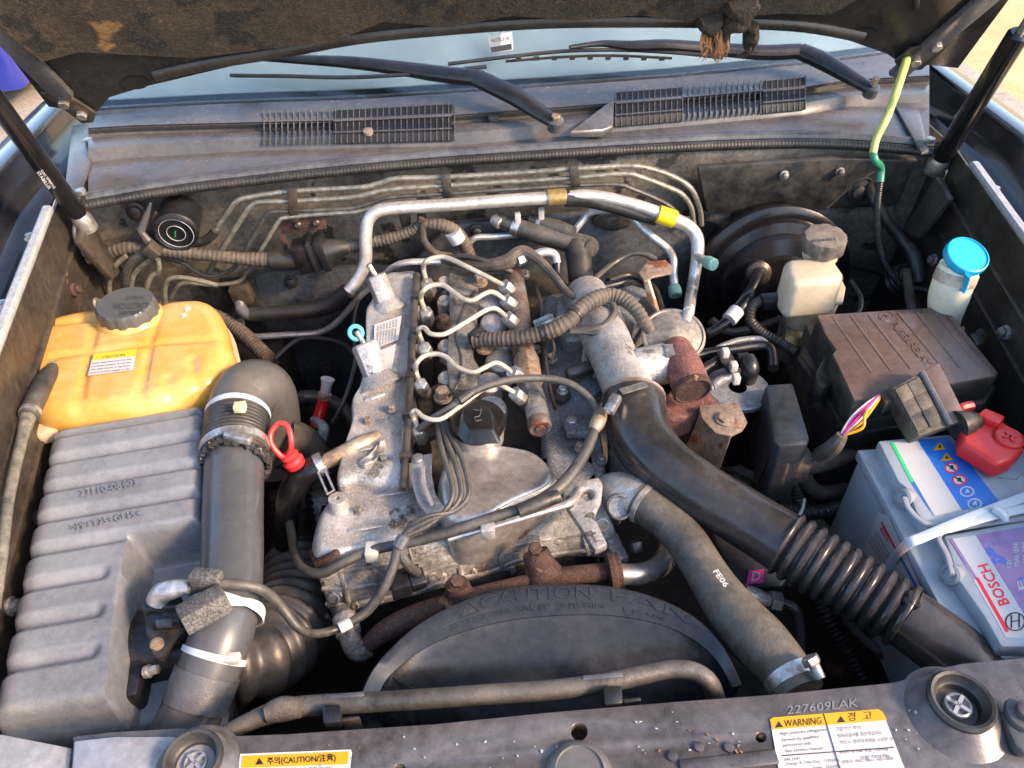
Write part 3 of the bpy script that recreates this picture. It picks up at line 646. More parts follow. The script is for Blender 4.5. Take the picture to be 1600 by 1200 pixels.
for i, (nl, pts, nr) in enumerate(inj):
    n_ = len(pts); zz = [.885+.05*min(1, j/2.2)*(1 if j < n_-2 else .9) for j in range(n_)]; zz[0] = .90; zz[-1] = .918; zz[-2] = .926
    t = thing('injection_pipe', 'bent cream steel injection pipe with hex nuts, '+names[i], 'fuel pipe', 'injection pipes on the engine')
    m = MB(); m.tube([(x, y, z) for (x, y), z in zip(pts, zz)], 3.9, sides=10); part('pipe', m, CREAM, t)
    a = W(nl[0], nl[1]+5, .872); b = W(pts[0][0], pts[0][1], zz[0]); ax = (b-a).normalized()
    m = MB(); m.hexa(a, ax, 11.5*mpp(a), (b-a).length+.002); part('nut', m, NUT, t, bevel=.0006)
    m = MB(); m.lathe(a-ax*.014, ax, [(11*mpp(a), 0), (11*mpp(a), .010), (9*mpp(a), .013)], sides=16); part('collar', m, RUST, t)
    b = W(pts[-1][0], pts[-1][1], .918); a = W(nr[0]+5, nr[1]+4, .903); ax = (b-a).normalized()
    m = MB(); m.hexa(a, ax, 12*mpp(a), (b-a).length+.002); part('nut', m, NUT, t, bevel=.0006)
    m = MB(); m.lathe(a-ax*.013, ax, [(12*mpp(a), 0), (12*mpp(a), .010), (9*mpp(a), .013)], sides=16); part('collar', m, RUST, t)
    # injector beneath the left nut, with dark leak-off loop
    m = MB(); q = W(nl[0], nl[1]+8, .86); m.lathe(q, (0, 0, 1), [(.012, -.05), (.012, -.01), (.009, 0)], sides=16); part('injector', m, PLASTD, eng)
    m = MB(); m.tube([q+Vector((.005, -.005, .004)), q+Vector((.03, .0, .016)), q+Vector((.05, .008, .010))], 4, sides=8); part('leak_off_hose', m, RUBB, eng)
# fuel rail
rail = thing('fuel_rail', 'rusty round fuel rail with screwed end plug', 'fuel rail')
m = MB(); m.tube([(803, 430, .893), (808, 470, .893), (814, 520, .893), (819, 560, .893)], [15, 17, 18, 18], sides=18); part('tube', m, RAILM, rail)
m = MB(); m.tube([(822, 560, .897), (828, 600, .897)], [20, 21], sides=8, smooth=False); part('sensor_block', m, RUSTT, rail, bevel=.001)
m = MB(); m.tube([(828, 598, .895), (836, 630, .895), (843, 662, .893)], [16, 18, 18], sides=18); tb = part('end_tube', m, ALLOY2, rail)
p = W(843, 664, .893); d = (W(843, 664, .893)-W(836, 630, .895)).normalized(); k = mpp(p)
m = MB(); m.lathe(p, d, [(18.5*k, -.008), (19*k, .004), (17*k, .008), (12*k, .008), (11*k, .006), (8*k, .006), (7.5*k, .009), (3*k, .009)], sides=22); part('end_plug', m, RAILM, rail)
# sensor plug on the rail with cream pipe behind
m = MB(); a, b = W(838, 515, .905), W(868, 502, .915); m.hexa(a, b-a, 15*mpp(a), (b-a).length); part('rail_nut', m, NUT, rail, bevel=.0008)
m = MB(); m.tube([(866, 503, .915), (880, 496, .918), (900, 493, .915), (912, 500, .90), (916, 530, .88), (912, 570, .86)], 4.5, sides=10); part('feed_pipe', m, CREAM, rail)
# right-hand side: manifold casting
m = MB(); m.pillow([(852, 470), (890, 455), (950, 455), (965, 520), (940, 590), (935, 650), (945, 730), (930, 770), (880, 765), (855, 720), (850, 640), (848, 560)], .862, .12, .018, hf=lump(.008, 20), n=4); part('manifold', m, ALLOYBLUE, eng, ang=50)
m = MB(); m.pillow([(876, 462), (920, 455), (958, 455), (960, 500), (930, 520), (880, 520)], .885, .05, .010, hf=lump(.003, 30), n=4); part('flange', m, ALLOY, eng, ang=50)
m = MB(); m.slab([(975, 440), (1010, 450), (1015, 490), (990, 505), (955, 470)], .895, .06); part('throttle_body', m, ALLOYBLUE, eng, bevel=.006)
for (x, y, z, r) in ((862, 562, .872, 7), (879, 612, .872, 7), (893, 662, .872, 9), (820, 430, .875, 6)): bolt(eng, x, y, z, r, .008)
m = MB(); m.slab([(862, 600), (885, 596), (893, 618), (880, 628), (866, 622)], .871, .006); part('black_gasket', m, RUBB, eng, bevel=.001)
m = MB(); m.slab([(880, 662), (905, 655), (925, 660), (925, 675), (885, 676)], .878, .012); part('tab', m, ALLOYBLUE, eng, bevel=.002)
# swan-neck intake elbow to the pipe clamp + side branch
el = thing('intake_elbow', 'pale dusty cast intake elbow between engine and black pipe', 'intake')
m = MB(); m.tube([(915, 462, .895), (932, 495, .905), (947, 530, .913), (962, 565, .915), (978, 600, .912), (988, 625, .908)], [34, 37, 37, 37, 39, 42], sides=24); part('neck', m, ALLOY, el)
m = MB(); m.tube([(965, 578, .915), (1005, 573, .917), (1046, 567, .917)], [30, 33, 35], sides=8, smooth=False); part('branch', m, ALLOY, el, bevel=.008)
m = MB(); m.slab([(905, 575), (955, 560), (950, 600), (925, 620), (905, 600)], .875, .03); part('lower_web', m, ALLOYBLUE, el, bevel=.004)
m = MB(); m.tube([(885, 585, .89), (905, 580, .89), (928, 570, .893)], [11, 13, 11], sides=6, smooth=False); part('sensor_plug', m, PLASTD, el, bevel=.002)
# EGR valve
eg = thing('egr_valve', 'reddish oxide coated EGR valve with round end and flange', 'valve')
m = MB(); m.tube([(1054, 545, .925), (1066, 570, .925), (1081, 606, .918)], [25, 29, 30], sides=24); part('body', m, RUSTR, eg)
p = W(1081, 607, .918); d = (W(1081, 606, .918)-W(1066, 570, .925)).normalized(); k = mpp(p)
m = MB(); m.lathe(p, d, [(31*k, -.004), (31.5*k, .004), (28*k, .006), (27*k, .003), (5*k, .003)], sides=26); part('end_cap', m, RUST, eg)
m = MB(); m.pillow([(1035, 625), (1060, 605), (1110, 600), (1128, 612), (1128, 632), (1090, 645), (1060, 652), (1038, 645)], .875, .035, .006, n=3); part('flange', m, RUSTR, eg)
m = MB(); m.box(W(1048, 548, .944), (.016, .022, .006)); part('tag', m, ZINC, eg)
p = W(1052, 525, .928); ax = Vector((-.05, -.35, 1)); k = mpp(p)
vd = thing('vacuum_actuator', 'round dished grey vacuum actuator with rolled rim above red valve', 'actuator')
m = MB(); m.lathe(p, ax, [(20*k, -.03), (40*k, -.018), (49*k, -.004), (50*k, 0), (49*k, .004), (46*k, .005), (44*k, .003), (30*k, .010), (12*k, .012), (8*k, .014)], sides=36); part('can', m, ALLOYBLUE if False else mat('actuator_zinc', (.3, .28, .25), .5, .4, (.2, .18, .15), .7, 24, .2), vd)
m = MB(); m.tube([W(1078, 480, .945), W(1070, 505, .94)], 8, sides=12, smooth=False); part('nozzle', m, SILVER, vd)
# bracket beside the valve
br = thing('steel_bracket', 'bent rusty tan steel bracket with bolt beside the red valve', 'bracket')
f = S(.885); top = [(1091, 634), (1150, 628), (1160, 642), (1168, 660), (1160, 672), (1143, 680), (1118, 676), (1098, 655)]
m = MB(); m.prism([f(*p) for p in top], (0, 0, -.004)); part('top_plate', m, RUSTT, br, bevel=.001)
p0, p1 = f(1093, 645), f(1142, 681); m = MB(); m.prism([p0+Vector((0, 0, -.003)), p1+Vector((0, 0, -.003)), p1+Vector((-.005, 0, -.075)), (p0+p1)/2+Vector((-.01, 0, -.085)), p0+Vector((-.015, .0, -.10))], (.003, .004, 0)); part('side_plate', m, RUSTT, br, bevel=.0012)
p2 = f(1091, 634); m = MB(); m.prism([p0, p2, p2+Vector((0, 0, -.09)), p0+Vector((0, 0, -.09))], (.003, 0, 0)); part('rear_plate', m, BAY, br, bevel=.001)
bolt(br, 1134, 655, .886, 13, .004, RUSTT)
m = MB(); m.tube([W(1060, 690, .80), W(1080, 685, .82), W(1095, 672, .85)], 8, sides=10); part('foot', m, RUST, br)
# ---- front of the engine
m = MB(); m.pillow([(560, 738), (634, 728), (662, 745), (682, 775), (690, 800), (660, 822), (610, 842), (560, 856), (505, 868), (492, 842), (500, 806), (520, 772)], .872, .12, .022, hf=lump(.006, 24), n=5, frac=.4); part('timing_cover', m, ALLOY, eng, ang=50)
a = W(533, 806, .862); b = W(527, 778, .892); k = mpp(a)
m = MB(); m.lathe(a, b-a, [(22*k, -.01), (17*k, 0), (15*k, (b-a).length*.9), (14*k, (b-a).length), (4*k, (b-a).length), (3*k, (b-a).length-.005)], sides=20); part('boss', m, ALLOY, eng)
m = MB(); m.pillow([(706, 706), (745, 697), (800, 695), (838, 708), (862, 735), (858, 755), (838, 768), (800, 785), (760, 806), (715, 812), (694, 790), (690, 745)], .905, .08, .022, hf=lump(.005, 26), n=5, frac=.4); part('filler_housing', m, SHINY, eng, ang=50)
m = MB(); m.slab([(642, 714), (675, 707), (674, 738), (680, 770), (694, 792), (670, 808), (652, 784), (642, 750)], .905, .008); part('strap_bracket', m, ALLOY, eng, bevel=.002); bolt(eng, 653, 717, .906, 8, .003, ZINC, sides=16)
m = MB(); m.tube([(660, 730, .912), (663, 760, .912), (676, 790, .912)], 4, sides=8, flat=(.5, 1)); part('strap_rib', m, ALLOY, eng)
# oil filler cap
oc = thing('oil_filler_cap', 'black oil filler cap with raised grip on shiny neck', 'cap')
p = W(747, 676, .905); k = mpp(p)
m = MB(); m.lathe(p, (0, 0, 1), [(40*k, -.01), (41*k, .006), (42*k, .010), (42*k, .012), (39*k, .014)], sides=36); part('neck', m, SHINY, oc)
m = MB(); m.lathe(p+Vector((0, 0, .014)), (0, 0, 1), [(42*k, -.002), (43*k, .002), (43*k, .010), (40*k, .014), (12*k, .016)], sides=40); part('cap_disc', m, GLOSSB, oc)
z1 = .943; m = MB(); tp = [(723, 640), (735, 633), (760, 633), (769, 645), (770, 670), (735, 672), (724, 655)]
bt = [(716, 655), (732, 640), (768, 640), (778, 655), (782, 690), (728, 692), (714, 675)]
T = [W(x, y, z1) for x, y in tp]; B = [W(x, y+3, .930) for x, y in bt]; n_ = len(T)
m.add(T+B, [tuple(range(n_))]+[(i, i+n_, (i+1) % n_+n_, (i+1) % n_) for i in range(n_)]); part('grip', m, GLOSSB, oc, bevel=.003)
m = MB(); m.tube([(741, 640, z1+.001), (752, 642, z1+.001), (749, 650, z1+.001), (741, 652, z1+.001), (744, 658, z1+.001), (752, 656, z1+.001)], .9, sides=5, smooth=False); m.tube([(752, 642, z1+.001), (751, 638, z1+.001)], .9, sides=5, smooth=False); part('oil_can_mark', m, GREYCAP, oc)
# lifting eye plate
m = MB(); m.slab([(880, 762), (898, 752), (936, 745), (942, 756), (940, 778), (928, 806), (950, 850), (930, 860), (905, 820), (885, 790)], .89, .012, holes=[arc_px(918, 772, 11, 9, n=16)]); part('lifting_eye', m, ALLOY, eng, bevel=.003)
# front face of the head, ribbed and grimy
tops = [(492, 862), (560, 862), (640, 846), (720, 822), (800, 798), (880, 775), (935, 772)]
bots = [(512, 950), (575, 948), (650, 930), (730, 908), (810, 885), (890, 868), (972, 872)]
A = [W(x, y, .862) for x, y in tops]; Bm = [W(x*.5+q*.5+4, y*.5+r*.5, .835) for (x, y), (q, r) in zip(tops, bots)]; Bb = [W(x, y, .795) for x, y in bots]
m = MB(); m.loft([[p+Vector((0, .05, 0)) for p in A], A, Bm, Bb, [p+Vector((0, .05, -.06)) for p in Bb]], (0, .02, 0)); head = part('head_front', m, ALLOY2, eng, ang=25)
def hf_(u, v, out=.004):
    i = min(int(u*6), 5); f = u*6-i; a = A[i].lerp(A[i+1], f); b = Bb[i].lerp(Bb[i+1], f); return a.lerp(b, v)+Vector((0, -.8, .6))*out
for u in (.08, .2, .33, .47, .6, .73, .88):
    m = MB(); m.tube([hf_(u, .05), hf_(u+.01, .5), hf_(u+.015, .95)], [4, 5, 5], sides=8); part('rib', m, ALLOY2, head)
for v in (.3, .62, .9):
    m = MB(); m.tube([hf_(i/12, v+.03*math.sin(i*2.1)) for i in range(12)], 4.5, sides=8); part('web', m, ALLOY2, head)
for (u, v, r, mt) in ((.68, .30, 13, RUST), (.04, .8, 7, ALLOY2), (.12, .93, 5, ALLOY2), (.93, .75, 8, ALLOY), (.97, .45, 8, ALLOY), (.03, .3, 11, ALLOY2)):
    p = hf_(u, v); k = mpp(p); m = MB(); m.lathe(p, (0, -.8, .6), [(r*1.35*k, -.006), (r*1.35*k, .004), (r*1.0*k, .005), (r*.95*k, .001), (r*.2*k, .0015)], sides=20); part('plug', m, mt, head)
m = MB()
for i in range(40):
    u, v = random.random(), random.random(); p = hf_(u, v, .002); m.lathe(p, (0, -.8, .6), [(.007, -.004), (.006, .002), (.003, .004)], sides=7, wob=lambda a, j: 1+.4*math.sin(2*a+i))
part('casting_detail', m, ALLOY2, head, kind='stuff')
# connector plugs on the front
m = MB(); m.tube([hf_(.28, .55, .012), hf_(.36, .52, .014)], [13, 13], sides=10, smooth=False); part('sensor_body', m, PLAST, head, bevel=.002)
m = MB(); m.bar(W(610, 920, .85), W(640, 910, .85), .022, .022); m.bar(W(648, 893, .85), W(656, 918, .845), .018, .02); part('plug_housing', m, PLAST, head, bevel=.002)
# rusty exhaust outlet and lugs over the fan shroud
ex = thing('exhaust_manifold', 'rusted brown exhaust manifold above the fan shroud', 'manifold')
m = MB(); m.tube([(572, 1010, .80), (600, 987, .81), (650, 962, .815), (720, 936, .82), (800, 914, .825), (880, 900, .828), (950, 894, .825)], [12, 17, 18, 13, 11, 14, 15], sides=16); part('runner', m, RUST, ex)
for (x0, y0, x1, y1, r) in ((718, 935, 714, 912, 20), (850, 900, 836, 862, 22)):
    a, b = W(x0, y0, .825), W(x1, y1, .848); m = MB(); m.tube([a, (a+b)/2, b], [r*1.5, r*1.1, r*.95], sides=14); part('lug', m, RUST, ex)
    ax = (CAM-b).normalized()+Vector((0, 0, .4)); m = MB(); m.hexa(b+ax.normalized()*.012, ax, 11*mpp(b), .012); part('bolt', m, RUST, ex)
m = MB(); m.lathe(W(957, 893, .825), (1, .05, .1), [(.016, -.006), (.024, -.004), (.024, .003), (.022, .004), (.022, .009), (.015, .011)], sides=20); part('flange', m, RUST, ex)
m = MB(); m.tube([(962, 897, .825), (1000, 897, .82), (1030, 885, .81), (1045, 862, .80), (1046, 840, .79), (1040, 815, .78)], 17, sides=18); part('outlet_pipe', m, SHINY, ex)
m = MB(); m.tube([(575, 1012, .80), (560, 1018, .795), (548, 1000, .79), (540, 970, .79), (535, 945, .79)], [15, 17, 17, 18, 17], sides=14); part('elbow', m, ALLOY2, ex)
m = MB(); m.tube([(545, 990, .795), (538, 965, .795)], [20, 19], sides=12); part('foil_wrap', m, SILT, ex)
# coolant stub, weld and hose on the left front
ch = thing('bypass_hose', 'short black coolant elbow hose on metal stub with spring clamp', 'hose')
m = MB(); t = MB().tube([(590, 683, .888), (569, 692, .892), (540, 706, .89), (505, 724, .88)], [11, 13, 13, 13], sides=18); part('metal_stub', t, RUSTT if False else mat('stub_metal', (.4, .36, .29), .45, .5, (.28, .17, .09), .8, 22, .2), ch)
t = MB().tube([(512, 720, .878), (490, 733, .872), (468, 750, .86), (453, 778, .84), (447, 815, .80), (447, 850, .76)], [18, 20, 21, 21, 20, 18], sides=20); part('hose', t, GLOSSB, ch)
m = MB(); m.band(t, .05, .14, 1.04); cl = part('clamp', m, ZINC, ch)
a = W(515, 755, .905); m = MB(); m.tube([(497, 738, .905), (512, 772, .905), (522, 766, .905), (507, 732, .905)], 2, sides=6, closed=True, n=1); part('clamp_ears', m, ZINC, cl)
m = MB(); m.pillow([(574, 712), (560, 722), (570, 728), (590, 716), (602, 698), (598, 688)], .90, .02, .006, hf=lump(.006, 90), n=3); part('sealant', m, ALLOY2, ch)
# breather hose and harnesses over the engine
bh = thing('breather_hose', 'thin grey rubber hose arching over the engine beside oil cap', 'hose')
m = MB(); m.tube([(655, 672, .90), (675, 655, .918), (700, 640, .93), (735, 615, .945), (770, 600, .95), (810, 592, .95), (860, 592, .945), (895, 602, .94), (920, 622, .93), (936, 646, .92)], 6.2, sides=12); part('tube', m, RUB, bh)
m = MB(); m.tube([(737, 613, .946), (718, 627, .942)], 7.5, sides=10, smooth=False); part('tie', m, RUBB, bh)
m = MB(); m.tube([(940, 645, .92), (934, 660, .925), (928, 672, .922)], [10, 12, 9], sides=12); part('fitting', m, RUSTT, bh)
m = MB(); m.tube([(930, 668, .922), (918, 700, .92), (897, 735, .92), (866, 768, .92), (820, 792, .918), (760, 812, .912), (700, 832, .905), (640, 848, .895), (580, 860, .88), (535, 880, .872), (505, 895, .86), (480, 892, .85), (462, 870, .84), (455, 830, .82), (448, 795, .80)], [8, 9, 10, 10, 9, 9, 9, 8, 8, 8, 8, 8, 7, 7, 7], sides=14); part('front_hose', m, RUB, bh)
m = MB(); m.tube([(873, 775, .925), (845, 785, .925), (810, 800, .922)], [10.5, 11.5, 10], sides=12); part('sleeve', m, PLASTD, bh)
for x, y in ((762, 826), (582, 862)):
    m = MB(); m.box(W(x, y, .905 if x > 700 else .878), (.016, .02, .016)); part('hose_clip', m, ALLOY if x > 700 else WHITE, bh, bevel=.002)
m = MB(); m.tube([(700, 842, .885), (770, 822, .89), (850, 798, .893), (890, 785, .893), (905, 762, .89)], [5, 6, 7, 6, 4], sides=10); part('metal_rail', m, SHINY, eng)
wi = thing('sensor_wiring', 'three grey wires looping round the shiny filler housing', 'wiring')
for off in (0, 13, 25):
    m = MB(); m.tube([(684+off*.4, 655, .905), (686+off*.7, 682, .915), (694+off*1.1, 715, .925+off*.0002), (706+off*1.05, 755, .928), (706+off*.95, 780, .925), (692+off*.6, 802-off*.1, .92), (668, 822-off*.6, .915+off*.0003), (638, 836-off*.5, .91)], 4.6, sides=8); part('wire', m, RUB, wi)
m = MB(); m.tube([(645, 828, .91), (625, 850, .90), (616, 880, .885), (602, 915, .868), (578, 950, .85), (552, 970, .845), (520, 985, .845), (490, 990, .86), (465, 980, .88), (445, 955, .895), (425, 932, .915), (400, 918, .935), (360, 913, .945), (320, 915, .945), (300, 925, .93)], [9, 9, 8, 8, 8, 7, 7, 7, 7, 8, 8, 8, 8, 8, 7], sides=12); part('loom', m, RUB, wi)
m = MB(); m.tube([(632, 838, .905), (622, 856, .898)], 11, sides=10, smooth=False); part('loom_tie', m, WHITE if False else PLASTG, wi)
m = MB(); m.tube([(548, 972, .846), (530, 982, .846)], 9, sides=10, smooth=False); part('tag', m, LWHITE, wi)
m = MB(); m.tube([(630, 845, .90), (628, 868, .89), (640, 885, .875), (652, 895, .86)], 8, sides=10); part('branch', m, RUB, wi)
# wrapped engine harness
eh = thing('engine_harness', 'thick brown cloth taped wiring harness crossing the engine', 'wiring')
t = MB().tube([(742, 532, .905), (775, 530, .915), (815, 527, .925), (855, 518, .935), (885, 505, .945), (905, 485, .952), (925, 470, .957), (950, 462, .957), (975, 468, .955), (995, 485, .95), (1008, 505, .94), (1018, 520, .93)], [12, 12.5, 13, 13.5, 14, 13.5, 13.5, 13.5, 12.5, 11.5, 11, 10], sides=16, corr=(.007, .0011, .5)); part('trunk', t, TAPE, eh)
for a in (.34, .52):
    m = MB(); m.band(t, a, a+.025, 1.1); part('tape_ring', m, RUBB, eh)
m = MB(); m.tube([(890, 515, .94), (920, 515, .942), (945, 508, .945), (960, 490, .945), (958, 475, .95), (948, 465, .955)], 5.5, sides=9); part('branch', m, RUB, eh)
m = MB(); m.tube([(890, 518, .94), (928, 521, .938), (945, 540, .935), (953, 560, .93), (948, 580, .92), (930, 588, .905)], 5.5, sides=9); part('branch', m, RUB, eh)
m = MB(); m.tube([(700, 405, .905), (750, 415, .915), (790, 410, .925), (815, 395, .935), (840, 405, .935), (860, 425, .925), (885, 455, .92), (905, 470, .92)], [9, 10, 12, 12, 8, 7, 6, 6], sides=10); part('rear_trunk', m, TAPE, eh)
m = MB(); m.bar(W(738, 524, .905), W(756, 530, .908), .022, .02); part('plug', m, PLAST, eh, bevel=.002)
# ---------------------------------------------------------------- firewall plumbing
bl = thing('brake_lines', 'four thin brake lines running along the firewall on clips', 'pipe')
def fy(pts, y): return [Y(a, b, y) for a, b in pts]
lines = [[(302, 379), (320, 376), (334, 363), (345, 346), (357, 330), (367, 317), (385, 309), (455, 299), (560, 293), (590, 287), (620, 279), (690, 277), (797, 271), (895, 264), (985, 259), (1025, 266), (1060, 280), (1082, 298), (1094, 330), (1096, 352)],
         [(307, 437), (322, 430), (335, 410), (357, 373), (380, 337), (392, 322), (407, 316), (460, 314), (552, 308), (608, 296), (696, 290), (797, 284), (895, 278), (972, 271), (1000, 276), (1045, 293), (1066, 304), (1080, 325), (1083, 350)],
         [(252, 402), (285, 410), (300, 420), (320, 430), (340, 430), (360, 422), (372, 410), (390, 380), (407, 350), (417, 336), (430, 331), (500, 328), (552, 325), (583, 316), (615, 308), (696, 303), (797, 296), (950, 288), (990, 296), (1040, 318), (1060, 335)],
         [(267, 465), (275, 450), (290, 442), (335, 445), (372, 440), (385, 427), (405, 395), (425, 362), (435, 346), (447, 340), (500, 335), (556, 331), (590, 324), (640, 318), (720, 312), (830, 305)]]
for i, l in enumerate(lines):
    m = MB(); m.tube(fy(l, .905-.004*i), 4.2 if i < 2 else 3.4, sides=9, n=5); part('line', m, LINE if i != 2 else DLINE, bl)
m = MB(); m.tube(fy([(337, 360), (331, 368), (318, 377), (300, 379)], .90), 7.5, sides=10); part('rubber_sleeve', m, RUBB, bl)
for x, y0, y1 in ((456, 294, 346), (696, 272, 312), (896, 259, 292)):
    m = MB(); m.bar(Y(x, y0, .898), Y(x+4, y1, .894), .016, .008, (0, -1, 0)); part('clip', m, PLASTD if x > 460 else BAY, bl, bevel=.001)
for l in ([(197, 400), (180, 415), (171, 440), (172, 475)], [(240, 392), (222, 398), (203, 412), (196, 440), (197, 470)], [(242, 402), (225, 412), (208, 432), (202, 470)], [(247, 405), (248, 424), (236, 432), (229, 450), (229, 475)], [(340, 446), (300, 436), (272, 434), (258, 446), (259, 490)]):
    m = MB(); m.tube(fy(l, .85), 4 if l[0][0] != 240 else 7, sides=9); part('line', m, LINE if l[0][0] != 240 else RUB, bl)
m = MB(); m.bar(Y(228, 383, .85), Y(247, 398, .85), .025, .02); part('line_block', m, PLASTD, bl, bevel=.002)
# rusty bracket
rb = thing('rusty_bracket', 'rust brown angle bracket on the firewall under brake line clip', 'bracket')
plate('plate', [(436, 345), (508, 338), (511, 358), (440, 366)], .9, .004, RUST, rb, .001)
plate('tongue', [(436, 366), (444, 366), (450, 392), (458, 400), (446, 402)], .897, .003, RUST, rb, .001)
for x, y in ((465, 351), (494, 348)):
    p = Y(x, y, .899); m = MB(); m.lathe(p, (0, -1, .2), [(.007, 0), (.007, .003), (.004, .006)], sides=12); part('bolt', m, PLASTD, rb)
# alarm horn
hn = thing('alarm_horn', 'black round siren with ringed face on the firewall', 'horn')
a, b = Y(284, 328, .93), Y(275, 366, .86); ax = (b-a).normalized(); k = mpp(b); L_ = (b-a).length
m = MB(); m.lathe(a, ax, [(29*k, 0), (32*k, .006), (32*k, L_-.012), (33*k, L_-.010), (33*k, L_-.007), (32*k, L_-.006), (33*k, L_-.003), (32*k, L_), (29*k, L_+.001), (28*k, L_-.004), (2*k, L_-.004)], sides=36); part('can', m, PLAST, hn)
m = MB()
for r in (26, 14):
    m.tube([b+ax*-.002+(Vector((1, 0, 0))*math.cos(t)+ax.cross(Vector((1, 0, 0))).normalized()*math.sin(t))*r*k for t in [i*math.pi/12 for i in range(24)]], .0007, m=True, closed=True, n=1, sides=5)
part('face_rings', m, RAIL, hn)
f = SP(b-ax*.0035, ax); m = MB(); text(m, 'ALARM', (275, 371), (275, 361), 2.5, f, .001); part('print', m, LGREEN, hn)
plate('bracket', [(232, 352), (242, 330), (248, 336), (243, 372), (262, 384), (240, 384), (228, 366)], .89, .003, BAY, hn, .001)
m = MB(); m.tube([Y(235, 318, .87), Y(228, 340, .87), Y(220, 362, .865)], [2, 5, 6], sides=10); part('wire_boot', m, GREYCAP, hn)
m = MB(); m.tube([Y(219, 362, .865), Y(232, 378, .862), Y(243, 392, .86)], [6, 9, 11], sides=10); part('plug', m, RUBB, hn)
# brown wrapped harness with big connector
fh = thing('firewall_harness', 'brown taped harness with large black connector on the firewall', 'wiring')
m = MB(); m.tube(fy([(150, 400), (200, 388), (252, 391), (335, 400), (380, 404), (428, 407)], .87), [11, 11, 11, 10, 11, 13], sides=14, corr=(.008, .001, .5)); part('trunk', m, TAPE, fh)
m = MB(); m.tube(fy([(424, 408), (466, 404)], .868), [15, 17], sides=12, smooth=False); part('boot', m, RUBB, fh)
m = MB(); m.bar(Y(463, 402, .868), Y(500, 394, .868), .052, .04, (0, -1, 0)); m.bar(Y(500, 394, .868), Y(512, 391, .868), .058, .046, (0, -1, 0)); m.bar(Y(486, 396, .868), Y(492, 395, .868), .058, .046, (0, -1, 0)); part('connector', m, PLAST, fh, bevel=.002)
m = MB(); m.tube(fy([(512, 392), (528, 388), (545, 386)], .868), [20, 15, 9], sides=12); part('boot', m, RUBB, fh)
m = MB(); m.tube(fy([(545, 386), (575, 380), (610, 372), (640, 362), (655, 350), (660, 340)], .87), [9, 9, 9, 8, 7, 6], sides=12, corr=(.007, .001, .5)); part('tail', m, TAPE, fh)
m = MB(); m.tube(fy([(665, 350), (690, 352), (712, 362), (725, 380), (735, 405)], .87), [9, 11, 11, 11, 11], sides=12, corr=(.007, .001, .5)); part('branch', m, TAPE, fh)
m = MB(); m.tube(fy([(660, 345), (662, 375), (680, 395), (705, 402)], .865), [6, 6, 6, 7], sides=10); part('branch', m, TAPE, fh)
m = MB(); m.tube(fy([(707, 362), (716, 376)], .862), 13, sides=12, smooth=False); part('paper_tag', m, LWHITE, fh)
plate('bracket', [(622, 333), (640, 330), (642, 352), (628, 358)], .885, .01, BAY, fh, .002)
plate('bracket', [(650, 333), (664, 331), (668, 352), (655, 355)], .885, .01, BAY, fh, .002)
# air conditioning pipe
ac = thing('ac_pipe', 'bare aluminium air conditioning pipe with yellow tape and gold collar', 'pipe')
P = [Y(545, 455, .83), Y(560, 434, .84), Y(571, 408, .85), Y(571, 372, .86), Y(575, 345, .868), Y(590, 330, .872), Y(620, 325, .875), Y(700, 320, .875), Y(780, 314, .875), Y(856, 309, .875)]
m = MB(); m.tube(P, 10, sides=16); part('pipe', m, SILVER, ac)
m = MB(); m.tube([Y(856, 309, .875), Y(884, 307, .875)], 13, sides=16, smooth=False); part('collar', m, GOLD, ac)
m = MB(); m.tube([Y(884, 307, .875), Y(930, 306, .873), Y(985, 318, .868), Y(1030, 333, .86)], [10, 9.5, 9.5, 10], sides=16); part('pipe', m, SILVER, ac)
m = MB(); m.tube([Y(884, 309, .877), Y(912, 310, .877), Y(950, 320, .873), Y(1000, 335, .868), Y(1026, 342, .865)], [14, 14, 11, 11, 12], sides=14); part('foam_sleeve', m, RUBB, ac)
m = MB(); m.tube([Y(1028, 334, .858), Y(1054, 343, .853)], 14, sides=16, smooth=False); tp_ = part('yellow_tape', m, YELT, ac)
m = MB(); m.tube([Y(1052, 342, .855), Y(1074, 353, .85), Y(1088, 370, .84), Y(1090, 395, .82), Y(1085, 430, .80), Y(1080, 460, .77), W(1076, 488, .945)], [10.5, 10.5, 10.5, 10, 9, 9, 9], sides=16); part('pipe', m, SILVER, ac)
a = Y(1088, 400, .815); b = a+Vector((.012, -.03, .006)); m = MB(); m.tube([a, b], 7, sides=12, smooth=False); part('port', m, SILVER, ac)
m = MB(); m.lathe(b, b-a, [(.010, -.004), (.011, 0), (.011, .014), (.009, .016)], sides=18); part('port_cap', m, GREEN, ac)
m = MB(); m.tube([Y(985, 335, .89), Y(1000, 352, .88), Y(1022, 372, .86), Y(1042, 388, .85), Y(1052, 405, .83), Y(1052, 430, .81)], 6.5, sides=12); part('thin_pipe', m, SILVER, ac)
a = Y(1052, 430, .81); b = Y(1054, 452, .79); m = MB(); m.tube([a, b], 7, sides=12, smooth=False); part('port', m, SILVER, ac)
m = MB(); m.lathe(b, (0, -.7, -.3), [(.010, -.006), (.0115, 0), (.0115, .012), (.009, .014)], sides=18); part('port_cap', m, GREEN, ac)
m = MB(); m.tube([Y(896, 362, .885), Y(910, 345, .89), Y(925, 331, .9), Y(985, 327, .9)], 5.5, sides=10); part('thin_pipe', m, SILVER, ac)
m = MB(); m.tube([Y(734, 378, .89), Y(745, 371, .89), Y(770, 370, .89), Y(815, 366, .89)], 5, sides=10); part('thin_pipe', m, SILVER, ac)
